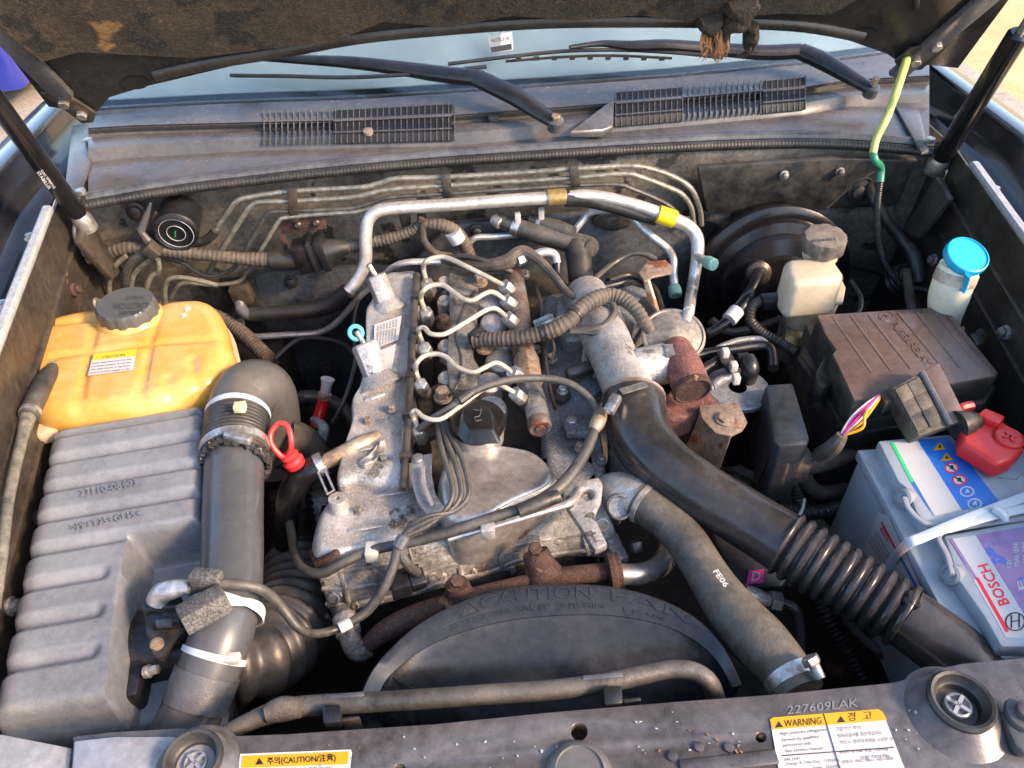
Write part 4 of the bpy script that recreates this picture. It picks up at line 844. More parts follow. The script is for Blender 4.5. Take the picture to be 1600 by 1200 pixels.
# small tubes at the rear of the engine
ft = thing('fuel_return_tube', 'white and black fuel tube bending down behind the engine', 'pipe')
m = MB(); m.tube([W(825, 402, .93), W(850, 394, .935), W(866, 398, .93), W(870, 412, .92)], 7, sides=12); part('pipe', m, SILVER, ft)
m = MB(); a = W(808, 408, .928); m.hexa(a, W(828, 400, .93)-a, 10*mpp(a), .026); part('nut', m, NUT, ft)
m = MB(); m.tube([W(870, 410, .92), W(871, 432, .905), W(880, 448, .90), W(905, 453, .90), W(945, 448, .90), W(985, 438, .90)], 7.5, sides=12); part('hose', m, GLOSSB, ft)
m = MB(); m.bar(W(910, 440, .905), W(912, 462, .905), .014, .02); part('clip', m, ALLOYBLUE, ft, bevel=.002)
m = MB(); m.tube([W(925, 440, .90), W(960, 410, .90), W(995, 395, .91), W(1025, 405, .90)], 4.5, sides=10); part('vacuum_hose', m, RUB, ft)
# heater hoses
for lab, pts, rs, nb in (('grey heater hose with white clamp on the firewall, thicker one', [(775, 343), (800, 352), (835, 364), (880, 376), (915, 384), (925, 388)], [10, 13, 15, 16, 17, 14], 1), ('short grey heater hose stub above the thicker hose', [(828, 342), (850, 350), (875, 358), (897, 366)], [9, 12, 13, 11], 0)):
    h = thing('heater_hose', lab, 'hose', 'heater hoses')
    t = MB().tube([Y(x, y, .90-.012*i) for i, (x, y) in enumerate(pts)], rs, sides=16); part('hose', t, RUB, h)
    m = MB(); m.band(t, .2, .27, 1.08); c_ = part('clamp', m, ZINC, h)
    q = t.path[0][len(t.path[0])//4]; m = MB(); m.box(q+Vector((.004, -.004, .018)), (.01, .012, .02)); part('clamp_tab', m, WHITE, c_, bevel=.001)
    if nb: m = MB(); m.lathe(Y(772, 342, .90), (.6, -.6, -.2), [(.006, -.004), (.011, 0), (.011, .016), (.009, .018)], sides=16); part('stub', m, ALLOY, h)
    else: m = MB(); m.tube([Y(900, 380, .86), Y(905, 410, .83), Y(908, 440, .80)], [20, 20, 20], sides=16); part('lower_hose', m, RUBB, h)
# heater pipe by the tank
hp_ = thing('heater_pipe', 'black foam covered pipe with silver pipe beneath, behind the tank', 'pipe')
m = MB(); m.tube([Y(376, 462, .885), Y(376, 480, .87), Y(384, 490, .86), Y(400, 491, .86)], 9.5, sides=14); part('elbow', m, PLASTG, hp_)
m = MB(); m.tube([Y(392, 491, .86), Y(440, 489, .86), Y(490, 484, .86), Y(520, 474, .86), Y(545, 455, .86)], [11, 12, 13, 14, 14], sides=14); part('sleeve', m, RUBB, hp_)
m = MB(); m.tube([Y(377, 500, .87), Y(380, 520, .868), Y(395, 526, .868), Y(450, 523, .868), Y(500, 519, .868), Y(530, 500, .868), Y(560, 465, .868), Y(590, 440, .86), W(625, 412, .90), W(690, 409, .90)], 5, sides=10); part('pipe', m, SILVER, hp_)
m = MB(); m.bar(Y(372, 445, .885), Y(384, 470, .885), .035, .03, (0, -1, 0)); part('valve_block', m, BAY, hp_, bevel=.003)
# ---------------------------------------------------------------- expansion tank
tk = thing('expansion_tank', 'translucent amber coolant expansion tank with grey screw cap', 'tank')
OUT = [(26, 566), (32, 530), (62, 502), (120, 484), (220, 474), (290, 466), (318, 470), (334, 490), (342, 520), (347, 543), (338, 568), (315, 588), (270, 606), (220, 622), (150, 630), (80, 634), (48, 618), (34, 594)]
def groove(q):
    # ribs moulded into the top: pairs of crossing channels
    x = q.x; y = q.y; d = 0
    for (ax_, ay, bx, by) in GRV:
        ux, uy = bx-ax_, by-ay; L2 = ux*ux+uy*uy; t = max(0, min(1, ((x-ax_)*ux+(y-ay)*uy)/L2)); dd = math.hypot(x-ax_-ux*t, y-ay-uy*t)
        d = max(d, math.exp(-(dd/.0055)**2))
    return -.0042*d
GRV = []
for a, b in (((150, 505), (120, 640)), ((238, 520), (215, 640)), ((80, 505), (160, 497)), ((85, 556), (250, 535)), ((250, 535), (330, 530)), ((240, 520), (250, 470)), ((300, 560), (310, 620)), ((262, 590), (268, 640))):
    p, q = W(*a, .945), W(*b, .945); GRV.append((p.x, p.y, q.x, q.y))
m = MB(); m.pillow(OUT, .945, .055, .030, hf=groove, n=7, rings=30, frac=.42); part('upper_shell', m, AMBER, tk, ang=60)
def grow(px, s, dx=0, dy=0):
    cx_ = sum(p[0] for p in px)/len(px); cy_ = sum(p[1] for p in px)/len(px); return [(cx_+(p[0]-cx_)*s+dx, cy_+(p[1]-cy_)*s+dy) for p in px]
P3 = [W(x, y, .945) for x, y in OUT]; c3 = sum(P3, Vector())/len(P3)
def shell(s, z): return [Vector((c3.x+(p.x-c3.x)*s, c3.y+(p.y-c3.y)*s, z)) for p in catmull(P3, 4, True)]
m = MB(); m.prism(shell(1.13, .893), (0, 0, -.006)); part('seam', m, SEAM, tk, bevel=.002)
m = MB(); m.prism(shell(1.06, .888), (0, 0, -.10)); part('lower_shell', m, COOL, tk, bevel=.02)
cp_ = W(206, 500, .938); k = mpp(cp_)
m = MB(); m.lathe(cp_, (.03, .05, 1), [(54*k, -.012), (50*k, .004), (46*k, .010), (44*k, .012)], sides=36); part('neck', m, AMBER, tk)
capa = Vector((.02, -.02, 1))
m = MB(); m.lathe(cp_+Vector((0, 0, .008)), capa, [(44*k, -.004), (45*k, 0), (44*k, .018), (43*k, .022), (40*k, .024), (10*k, .024)], sides=72, wob=lambda a, j: 1 if j > 3 else 1-.045*max(0, math.sin(a*14))**.5 if math.sin(a*14) > 0 else 1); cap = part('cap', m, GREYCAP, tk)
f = SP(cp_+Vector((0, 0, .0325)), capa); m = MB(); text(m, 'CAUTION', (232, 472), (178, 474), 9, f, .0006, .0016, upv=(.1, 1)); text(m, 'HOT', (224, 461), (196, 462), 5, f, .0006, .0016, upv=(.1, 1)); text(m, '-COOLANT', (226, 484), (186, 486), 6, f, .0006, .0016, upv=(.1, 1)); part('embossing', m, GREYCAP, cap)
fl = S(.9455); q = [(146, 553), (214, 545), (208, 578), (137, 587)]
m = MB(); decal(m, q, fl, .002); sk = part('sticker', m, LWHITE, tk)
m = MB(); decal(m, [(146, 553), (214, 545), (212, 556), (144, 563)], fl, .0028); part('yellow_stripe', m, LEMON, sk)
m = MB()
for i, s_ in enumerate(('Never open when hot. Use only', 'anti-freeze coolant, do not mix', 'with other brands or tap water', 'check level when engine is cold')): text(m, s_, (144-i*1.6, 569+i*5), (206-i*1.2, 562+i*5), 2.6, fl, .0028)
text(m, 'CAUTION', (160, 560), (195, 556), 4, fl, .0034); part('print', m, GINK, sk)
m = MB(); 
for a, b in (((288, 483), (296, 478)), ((283, 492), (290, 489))): m.prism([W(a[0], a[1], .9455), W(b[0], b[1], .9455), W(b[0]+3, b[1]+4, .9455), W(a[0]+2, a[1]+4, .9455)], (0, 0, .001))
part('paint_dab', m, LWHITE, tk)
# tank overflow hose
oh = thing('overflow_hose', 'grey hose with wire clamps leading down from the amber tank', 'hose')
t = MB().tube([(90, 572, .93), (72, 592, .95), (58, 620, .958), (44, 652, .96)], [11, 14, 15, 14], sides=16); part('hose', t, RUB, oh)
for a in (.08, .88):
    m = MB(); m.band(t, a, a+.05, 1.12); part('clamp', m, ZINC, oh)
m = MB(); m.tube([(44, 650, .96), (36, 680, .96), (24, 730, .96), (12, 790, .96), (4, 860, .955), (-8, 950, .95)], [12, 9, 8.5, 8.5, 8.5, 8.5], sides=12); part('pipe', m, LINE, oh)
m = MB(); m.slab([(40, 655), (90, 625), (105, 650), (100, 665), (60, 680), (38, 675)], .915, .02); part('bracket', m, SEAM, oh, bevel=.004)
m = MB(); m.tube([(72, 690, .86), (62, 740, .86), (46, 800, .85), (36, 850, .84)], 8, sides=10); part('lower_pipe', m, RUB, oh)
# ---------------------------------------------------------------- air filter box
ab = thing('air_filter_box', 'large ribbed grey plastic air filter housing with moulded numbers', 'air filter')
A_, B_, C_, D_ = W(76, 664, .925), W(318, 624, .925), W(302, 1062, .915), W(-24, 1120, .915)
NU, NV = 64, 220
def abz(u, v):
    # rounded shoulders
    e = lambda d, r: -r*(1-math.sqrt(max(0, 1-max(0, 1-d/r)**2))) if d < r else 0
    Wd, Ld = .19, .40
    z = e(u*Wd, .022)+e((1-u)*Wd, .014)+e(v*Ld, .02)+e((1-v)*Ld, .012)
    # pocket on the right, towards the front
    pk = 0
    uc = .63-.02*(v-.52)/.48
    if v > .50 and u > uc-.05: pk = min(1, max(0, (u-uc+.05)/.045))*min(1, max(0, (v-.50)/.02))
    pk = pk*pk*(3-2*pk)
    # ribs
    ph = (v-.045)/.118; r = 0
    if 0 < ph < 7.4:
        fr_ = ph % 1; r = -.0075*max(0, math.cos((fr_-.0)*2*math.pi))**1.5 if True else 0
        lim = 1.0 if ph < 4.4 else .52
        a_ = min(1, max(0, (lim-u)/.05)); r *= a_
    return z+r*(1-pk)-.07*pk
g_ = []; 
for j in range(NV+1):
    v = j/NV; row = []
    for i in range(NU+1):
        u = i/NU; p = (A_.lerp(B_, u)).lerp(D_.lerp(C_, u), v); p = p+Vector((0, 0, abz(u, v))); row.append(p)
    g_.append(row)
m = MB(); m.loft(g_)
rim = g_[0]+[r[-1] for r in g_[1:]]+g_[-1][-2::-1]+[r[0] for r in g_[-2:0:-1]]
cc = sum(rim, Vector())/len(rim); n_ = len(rim)
low = [Vector((p.x+(p.x-cc.x)*.03, p.y+(p.y-cc.y)*.01-(.004 if p.y < .1 else 0), .80)) for p in rim]
m.add(rim+low, [(i, (i+1) % n_, (i+1) % n_+n_, i+n_) for i in range(n_)]); part('lid', m, AIRB, ab, ang=60)
m = MB(); m.prism([Vector((p.x+(p.x-cc.x)*.07, p.y+(p.y-cc.y)*.03, .80)) for p in rim[::6]], (0, 0, -.012)); part('flange', m, PLAST, ab)
m = MB(); m.prism([Vector((p.x, p.y, .79)) for p in rim[::6]], (0, 0, -.2)); part('base', m, PLAST, ab)
fa = S(.9135); m = MB(); text(m, '23110-08403', (126, 776), (216, 758), 11, S(.9255), .0004, .0020); part('moulded_number', m, AIRB, ab)
m = MB(); text(m, '>PP+T25+GF15<', (112, 830), (222, 806), 11, S(.9235), .0004, .0020); part('moulded_number', m, AIRB, ab)
for x, y, z in ((72, 800, .79), (8, 1105, .80)):
    m = MB(); p = W(x, y, z); m.lathe(p+Vector((0, 0, -.01)), (0, 0, 1), [(.017, 0), (.017, .006), (.012, .008)], sides=16); part('grommet', m, RUB, ab)
    m = MB(); m.hexa(p, (0, 0, 1), .008, .008); part('bolt', m, RUST, ab)
# outlet collar with sensor
m = MB(); m.slab([(190, 952), (222, 946), (232, 1000), (214, 1086), (186, 1092), (172, 1060)], .875, .09); part('outlet_flange', m, PLAST, ab, bevel=.006)
m = MB(); m.tube([W(215, 1020, .845), W(270, 1010, .845), W(330, 1010, .84)], [60, 58, 58], sides=24, smooth=False); part('outlet_tube', m, PLAST, ab)
bolt(ab, 232, 1049, .885, 8, .01, ZINC, axis=(1, 0, .3))
ms = thing('air_flow_sensor', 'black air flow sensor plug with silver taped cable by filter box', 'sensor')
m = MB(); m.slab([(222, 950), (286, 944), (288, 985), (262, 1015), (250, 1028), (238, 1022), (226, 985)], .905, .012); part('plate', m, PLASTD, ms, bevel=.003)
m = MB(); m.slab([(229, 945), (282, 940), (280, 972), (232, 976)], .918, .014); part('plug', m, PLAST, ms, bevel=.003)
m = MB(); m.slab([(242, 968), (268, 966), (267, 976), (243, 978)], .922, .006); part('latch', m, PLASTG, ms, bevel=.001)
for i in range(4): m = MB(); m.bar(W(226, 955-i*4, .917), W(283, 949-i*4, .917), .006, .012); part('boot_ring', m, RUBB, ms, bevel=.001)
bolt(ms, 245, 1006, .907, 8, .003, RUSTT, sides=16)
m = MB(); m.tube([W(244, 942, .922), W(252, 928, .93), W(275, 920, .937), W(298, 917, .94)], [16, 17, 15, 11], sides=12, n=8); part('taped_cable', m, SILT, ms)
# foam pads
for lab, c_, r_ in (('grey foam block taped on the intake pipe under white tie', (319, 951), (.045, .026, .022)), ('scrap of grey foam under the white tie on pipe top', (322, 903), (.03, .016, .014))):
    p = W(*c_, .952); m = MB(); m.box(p, r_, Matrix.Rotation(math.radians(33 if r_[0] > .04 else -10), 3, 'Z') @ Matrix.Rotation(math.radians(-18), 3, 'X')); part('foam_pad', m, FOAM, None, lab, 'foam', 'foam pads on the intake pipe', bevel=.002)
# ---------------------------------------------------------------- intake pipe and elbow
ip = thing('intake_pipe', 'long black plastic intake pipe beside the air filter box with cable ties', 'pipe')
t = MB().tube([(282, 1150, .85), (300, 1112, .865), (325, 1050, .885), (345, 995, .90), (358, 940, .905), (363, 880, .91), (364, 800, .91), (366, 730, .91), (367, 705, .91)], [48, 48, 48, 48, 48, 47, 46, 45, 45], sides=32); part('pipe', t, PLASTG if False else mat('pipe_plastic', (.055, .058, .067), .24, 0, (.085, .086, .09), .6, 9, .06, 260, dust=.05, dustcol=(.2, .19, .18), grain=.12), ip)
m = MB(); m.tube([(304, 1105, .868), (325, 1050, .885)], [51, 51], sides=32, smooth=False); part('sleeve', m, PLASTG, ip)
def tie(parent, tb, a, w=.012, head=True, k_=1.03, hx=.6):
    m = MB(); m.band(tb, a, a+w, k_, extra=.0008, sides=36); ti = part('cable_tie', m, NYLON, parent)
    if head:
        Q, R = tb.path; i = int((a+w/2)*(len(Q)-1)); p = Q[i]; d = (CAM-p).normalized()*.75+Vector((hx, 0, 0)); d.normalize()
        m = MB(); m.box(p+d*R[i]*1.1, (.016, .010, .008)); part('tie_head', m, WHITE, ti, bevel=.001)
tie(ip, t, .30, .02); 
m = MB(); Q, R = t.path; ii = int(.44*(len(Q)-1)); c0 = Q[ii]; r0 = R[ii]*1.05
d1 = (Q[ii+4]-Q[ii-4]).normalized(); u1 = Vector((1, 0, 0)); u1 = (u1-d1*u1.dot(d1)).normalized(); w1 = d1.cross(u1)
for tilt, off in ((.30, 0), (-.22, .012)):
    m = MB(); m.tube([c0+d1*(off+tilt*r0*math.cos(q))+(u1*math.cos(q)+w1*math.sin(q))*(r0+.004) for q in [i*math.pi/16 for i in range(32)]], .0042, m=True, closed=True, n=1, sides=8, flat=(.25, 1)); part('cable_tie', m, NYLON, ip)
# rubber joint and clamp
m = MB(); m.tube([(367, 722, .91), (368, 690, .912), (371, 655, .915)], [50, 51, 50], sides=40, corr=(.006, .001)); part('mesh_sleeve', m, RUBB, ip)
m = MB(); m.tube([(368, 711, .911), (368, 700, .912)], [54, 54], sides=36, smooth=False); cl = part('hose_clamp', m, ZINC, ip)
p = W(372, 688, .958); m = MB(); m.bar(W(352, 680, .957), W(392, 688, .957), .010, .010); part('clamp_screw', m, ZINC, cl, bevel=.002)
m = MB(); rn = random.Random(5)
for i in range(160):
    q = rn.random()*math.pi*2; c0 = W(368, 724, .912); r0 = 50*mpp(c0); p = c0+Vector((math.cos(q)*r0, -.004+rn.random()*.012, math.sin(q)*r0)); m.box(p, (.006, .005, .005), Matrix.Rotation(rn.random()*3, 3, 'X') @ Matrix.Rotation(rn.random()*3, 3, 'Z'))
part('frayed_edge', m, RUBB, ip, kind='stuff')
ie = thing('intake_elbow_hose', 'grey rubber intake elbow turning down beside the amber tank', 'hose')
t = MB().tube([(369, 672, .912), (371, 650, .914), (377, 628, .916), (391, 611, .915), (409, 612, .90), (419, 632, .872), (424, 670, .83), (428, 730, .77)], [46, 46, 47, 48, 48, 46, 45, 45], sides=36, n=10); part('elbow', t, mat('elbow_rubber', (.055, .053, .052), .38, 0, (.09, .085, .08), .6, 10, .1, 260, dust=.2, dustcol=(.26, .23, .2), grain=.2), ie)
m = MB(); m.tube([(371, 655, .915), (372, 648, .9155)], [49.5, 49.5], sides=36, smooth=False); ti = part('cable_tie', m, NYLON, ie)
m = MB(); m.box(W(375, 636, .962), (.014, .012, .01)); part('tie_head', m, mat('old_nylon', (.6, .52, .33), .5), ti, bevel=.001)
m = MB(); m.tube([(440, 690, .83), (470, 700, .81), (485, 720, .79)], [40, 36, 34], sides=20); part('lower_duct', m, PLASTD, ie)
# bellows down to the front
bw = thing('bellows_hose', 'big black ribbed bellows hose beside the fan shroud', 'hose')
m = MB(); m.tube([(452, 770, .76), (458, 830, .735), (462, 880, .72)], [34, 38, 44], sides=28, corr=(.010, .004)); part('upper_bellows', m, RUBB, bw)
m = MB(); m.tube([(462, 880, .72), (462, 930, .725), (452, 970, .735), (430, 1005, .75), (395, 1030, .77), (350, 1040, .78)], [50, 62, 68, 70, 66, 60], sides=36, corr=(.020, .008, 1.5), n=18); part('lower_bellows', m, mat('bellows_rubber', (.04, .04, .044), .45, 0, (.075, .065, .06), .6, 12, .15), bw)
# dipstick, red tube, blue ring
dp = thing('dipstick', 'red plastic oil dipstick loop handle beside the intake elbow', 'dipstick')
m = MB(); m.tube([(441, 714, .90), (424, 694, .915), (424, 675, .925), (437, 661, .932), (450, 668, .93), (455, 690, .918), (452, 710, .902)], 4.5, sides=10, closed=True, n=4); part('loop', m, RED, dp)
m = MB(); a = W(455, 716, .895); m.lathe(a, (-.3, .1, 1), [(.013, -.012), (.014, -.004), (.011, 0), (.012, .005), (.008, .008)], sides=18); part('stopper', m, RED, dp)
m = MB(); m.tube([(456, 720, .888), (464, 745, .86), (470, 790, .80)], 8, sides=10); part('guide_tube', m, PLASTD, dp)
rt = thing('transmission_dipstick', 'red tube with white top standing behind the engine', 'dipstick')
m = MB(); m.tube([(508, 615, .80), (502, 638, .78), (493, 668, .76)], [8.5, 9, 9], sides=14); part('tube', m, REDT, rt)
m = MB(); m.tube([(512, 592, .825), (510, 602, .815), (508, 614, .80)], [11, 8, 8], sides=14, smooth=False); part('white_top', m, WHITE, rt)
m = MB(); m.lathe(W(507, 618, .80), (W(507, 618, .80)-W(503, 636, .78)), [(.0105, -.004), (.0105, .004)], sides=14); part('band', m, LWHITE if False else RUSTT, rt)
m = MB(); c0 = W(556, 520, .90); cr = [c0+Vector((math.cos(q)*.0095, math.sin(q)*.004, math.sin(q)*.0095)) for q in [i*math.pi/10 for i in range(20)]]; m.tube(cr, .0034, m=True, closed=True, n=1, sides=8)
part('plastic_ring', m, CYAN, None, 'small cyan plastic ring hung on the hex standoff', 'ring')
m = MB(); m.tube([(488, 655, .82), (505, 668, .82), (500, 690, .80), (495, 700, .79)], [5, 9, 10, 8], sides=8); part('bracket_tab', m, ALLOYBLUE, None, 'small grey metal tab beside the red tube', 'bracket')
m = MB(); m.tube([W(30, 860, .82), W(14, 930, .82), (10, 1000, .82)], [24, 26, 28], sides=18, corr=(.008, .003)); part('drain_conduit', m, RUBB, None, 'black corrugated conduit low beside the air filter box', 'conduit')
m = MB(); m.tube([W(488, 862, .85), W(497, 880, .86), W(520, 868, .875), W(528, 862, .88)], [8, 9, 8, 7], sides=6, smooth=False); part('rusty_tab', m, RUST, None, 'rusted tab bolted under the timing cover corner', 'bracket', bevel=.002)
# ---------------------------------------------------------------- battery
BATH = mat('battery_handle', (.26, .29, .33), .4, 0, bump=0)
bt = thing('battery', 'grey car battery with red BOSCH and blue hazard labels', 'battery')
a, b = W(1343, 708, .882), W(1513, 1030, .882); R_ = Vector((.178, 0, 0))
m = MB(); m.prism([a, a+R_, b+R_, b], (0, 0, -.175)); part('case', m, BATG, bt, bevel=.006)
m = MB(); m.prism([a+Vector((-.003, .003, .004)), a+R_+Vector((.003, .003, .004)), b+R_+Vector((.003, -.003, .004)), b+Vector((-.003, -.003, .004))], (0, 0, -.016)); part('rim', m, BATG, bt, bevel=.003)
f = S(.905)
def blk(px, name):
    m = MB(); m.prism([f(*p) for p in px], (0, 0, -.022)); return part(name, m, BATG, bt, bevel=.003)
blk([(1372, 688), (1484, 678), (1625, 800), (1640, 812), (1450, 822), (1432, 800), (1420, 765), (1404, 752)], 'lid_rear')
blk([(1475, 836), (1640, 806), (1740, 960), (1740, 1010), (1565, 1010), (1540, 965), (1498, 905), (1490, 880)], 'lid_front')
m = MB(); m.prism([W(1485, 690, .893), W(1600, 700, .893), W(1660, 760, .893), W(1560, 780, .893)], (0, 0, -.012)); part('terminal_deck', m, BATG, bt, bevel=.002)
# rear label: white panel, green edge, blue hazard strip
m = MB(); decal(m, [(1393, 691), (1433, 687), (1503, 797), (1461, 806), (1452, 792)], f, .0006); lb = part('rear_label', m, LWHITE, bt)
m = MB(); decal(m, [(1433, 687), (1482, 683), (1560, 782), (1552, 790), (1503, 797)], f, .0006); lb2 = part('hazard_label', m, LBLUE, bt)
m = MB(); decal(m, [(1391, 691), (1396, 690), (1428, 752), (1424, 754)], f, .0009); part('green_edge', m, LGREEN, lb)
m = MB(); decal(m, [(1424, 754), (1428, 752), (1459, 806), (1455, 800)], f, .0009); part('blue_edge', m, LBLUE, lb)
for (x, y) in ((1466, 697), (1477, 714)):
    m = MB(); decal(m, [(x-8, y+7), (x+2, y-7), (x+12, y+5)], f, .0010); q = part('warning_triangle', m, LYEL, lb2); m = MB(); decal(m, [(x+0, y+3), (x+2, y-3), (x+5, y+2)], f, .0014); part('mark', m, INK, q)
for (x, y, c_, d_) in ((1487, 731, LWHITE, LRED), (1499, 750, LWHITE, LRED), (1511, 768, LWHITE, INK), (1523, 787, LWHITE, INK)):
    m = MB(); decal(m, arc_px(x, y, 11.5, 8.5, n=24), f, .0010); q = part('safety_sign', m, d_ if d_ is LRED else LWHITE, lb2)
    m = MB(); decal(m, arc_px(x, y, 9, 6.4, n=24), f, .0014); part('disc', m, LWHITE if d_ is LRED else LBLUE, q)
    m = MB(); decal(m, [(x-3, y+3), (x-1, y-4), (x+2, y-4), (x+4, y+3), (x+1, y+1)], f, .0018)
    if d_ is LRED: decal(m, [(x-7, y-4), (x-5, y-5), (x+7, y+4), (x+5, y+5)], f, .0020)
    part('pictogram', m, INK if d_ is LRED else LWHITE, q)
# front label: white band with red name, purple picture
m = MB(); decal(m, [(1485, 842), (1524, 836), (1600, 960), (1640, 1000), (1572, 996)], f, .0006); lb = part('front_label', m, LWHITE, bt)
m = MB(); decal(m, [(1524, 836), (1648, 815), (1700, 900), (1700, 1000), (1640, 1000), (1600, 960)], f, .0006); lp = part('picture_label', m, LPURP, bt)
m = MB(); decal(m, [(1524, 903), (1529, 902), (1577, 986), (1572, 988)], f, .0010); part('red_line', m, LRED, lb)
m = MB(); decal(m, [(1483, 842), (1488, 841), (1527, 903), (1523, 905)], f, .0010); part('violet_line', m, LPURP, lb)
m = MB(); text(m, 'BOSCH', (1578, 943), (1543, 880), 18, f, .001, bold=True, upv=(-.88, .22)); part('maker_name', m, LRED, lb)
m = MB()
for i, s_ in enumerate(('12V', '72Ah (EN)', '680A (EN)')): text(m, s_, (1580+i*13, 886-i*1), (1580+i*13-(3 if i else 1), 886-i-(13 if i == 0 else 38)), 8, f, .001, bold=True, upv=(-.9, .1))
text(m, 'E', (1603, 920), (1600, 905), 12, f, .001, bold=True, upv=(-.9, .2)); part('rating_print', m, LWHITE, lp)
m = MB(); m.tube([f(x, y)+Vector((0, 0, .001)) for x, y in arc_px(1586, 972, 15, 14, n=20)], .0006, m=True, closed=True, n=1, sides=4); m.tube([f(x, y)+Vector((0, 0, .001)) for x, y in ((1580, 962), (1580, 982), (1580, 972), (1592, 970), (1592, 961), (1592, 981))], .0006, m=True, smooth=False, sides=4); part('emblem', m, GINK, lb)
m = MB(); decal(m, [(1535, 742), (1590, 738), (1640, 780), (1570, 790)], S(.8935), .0006); l3 = part('small_label', m, LWHITE, bt)
m = MB(); text(m, '12V 72Ah', (1560, 748), (1585, 746), 4, S(.8935), .001); part('print', m, GINK, l3)
m = MB(); m.slab([(1515, 728), (1560, 722), (1598, 738), (1590, 748), (1535, 742)], .897, .02); part('terminal_step', m, BATG, bt, bevel=.002)
# label on the battery's flank
bn_ = (b-a).cross(Vector((0, 0, 1))).normalized(); bn_ = bn_ if bn_.x < 0 else -bn_
fs_ = SP(a+bn_*.0045, bn_)
m = MB(); decal(m, [(1372, 800), (1388, 806), (1456, 955), (1453, 966), (1440, 960), (1349, 862)], fs_, .0006, nrm=(-1, 0, 0)); l4 = part('flank_label', m, LWHITE, bt)
m = MB(); decal(m, [(1377, 815), (1380, 816), (1404, 862), (1401, 862)], fs_, .001, nrm=(-1, 0, 0)); part('red_stripe', m, LRED, l4)
m = MB(); decal(m, [(1404, 866), (1407, 865), (1450, 945), (1446, 945)], fs_, .001, nrm=(-1, 0, 0)); part('blue_stripe', m, LBLUE, l4)
m = MB(); text(m, 'BOSCH', (1376, 826), (1386, 846), 6, fs_, .001, bold=True, nrm=(-1, 0, 0)); part('small_name', m, LRED, l4)
m = MB()
for i in range(4): text(m, 'CAR BATTERY 12V MF', (1369-i*4, 832+i*4), (1392-i*4, 872+i*4), 2.4, fs_, .001, nrm=(-1, 0, 0))
for q in ([(1388, 868), (1398, 895), (1386, 893), (1402, 874)], [(1398, 905), (1412, 915), (1404, 900), (1410, 922)], [(1420, 925), (1432, 930), (1428, 945)]): m.tube([fs_(*p)+Vector((-.001, 0, 0)) for p in q], .0006, m=True, smooth=False, sides=4)
part('print', m, INK, l4)
m = MB(); text(m, 'BATTERY', (1352, 718), (1378, 762), 6, S(.887), .0004, .001, upv=(.9, -.4)); part('moulded_letters', m, BATG, bt)
# folding handles
for pts in ([(1413, 778), (1420, 795), (1437, 812), (1458, 820), (1520, 812), (1600, 800), (1660, 790)], [(1488, 898), (1480, 868), (1466, 838), (1485, 828), (1540, 818), (1620, 806), (1680, 798)]):
    m = MB(); m.tube([W(x, y, .908) for x, y in pts], 5, sides=8, flat=(.7, 1)); h = part('handle', m, BATH, bt)
    p = W(pts[0][0], pts[0][1], .900); m = MB(); m.lathe(p, (-1, -.3, .5), [(.011, -.008), (.011, .004), (.008, .006), (.007, .004), (.003, .004), (.003, .006)], sides=20); part('handle_pivot', m, BATH, h)
# clear strap tied round the handles
ts = thing('plastic_strap', 'translucent pale plastic strap tied over the battery handles', 'strap')
m = MB(); m.tube([fs_(1384, 905)+Vector((-.004, 0, 0)), fs_(1402, 872)+Vector((-.004, 0, 0)), W(1418, 850, .905), W(1445, 838, .912), W(1500, 815, .918), W(1560, 792, .918), W(1640, 762, .915)], 8, sides=8, flat=(.2, 1), n=8, up=(-.5, -.3, .9)); part('band', m, NYLON, ts)
m = MB(); m.tube([W(1480, 826, .916), W(1550, 806, .918), W(1640, 786, .915)], 7, sides=8, flat=(.2, 1), up=(-.3, -.3, .9)); part('band', m, NYLON, ts)
m = MB(); m.tube([W(1552, 795, .922), W(1566, 803, .922), W(1572, 815, .918)], [7, 8, 4], sides=8); part('buckle', m, NYLON, ts)
# red terminal boot
tb_ = thing('terminal_boot', 'red rubber boot over the battery terminal clamp', 'battery terminal')
m = MB(); m.slab([(1502, 672), (1535, 640), (1565, 655), (1596, 675), (1602, 700), (1585, 718), (1560, 726), (1538, 712), (1503, 690)], .935, .026); part('boot', m, RED, tb_, bevel=.006, seg=3)
m = MB(); m.slab([(1527, 647), (1540, 636), (1572, 650), (1562, 662)], .945, .014); part('ridge', m, RED, tb_, bevel=.003)
p = W(1577, 684, .937); m = MB(); m.lathe(p, (0, 0, 1), [(.017, -.006), (.017, .001), (.015, .003), (.014, .001), (.002, .001)], sides=24); m.box(p+Vector((0, 0, .002)), (.016, .003, .002)); m.box(p+Vector((0, 0, .002)), (.003, .016, .002)); part('plus_disc', m, RED, tb_)
m = MB(); p = W(1537, 722, .90); m.lathe(p, (0, 0, 1), [(.018, -.006), (.017, .004), (.015, .02), (.014, .03)], sides=20); part('post', m, ZINC, tb_)
m = MB(); m.tube([W(1510, 660, .93), W(1500, 640, .935), W(1518, 634, .935)], [5, 7, 8], sides=8); part('neck', m, RED, tb_)
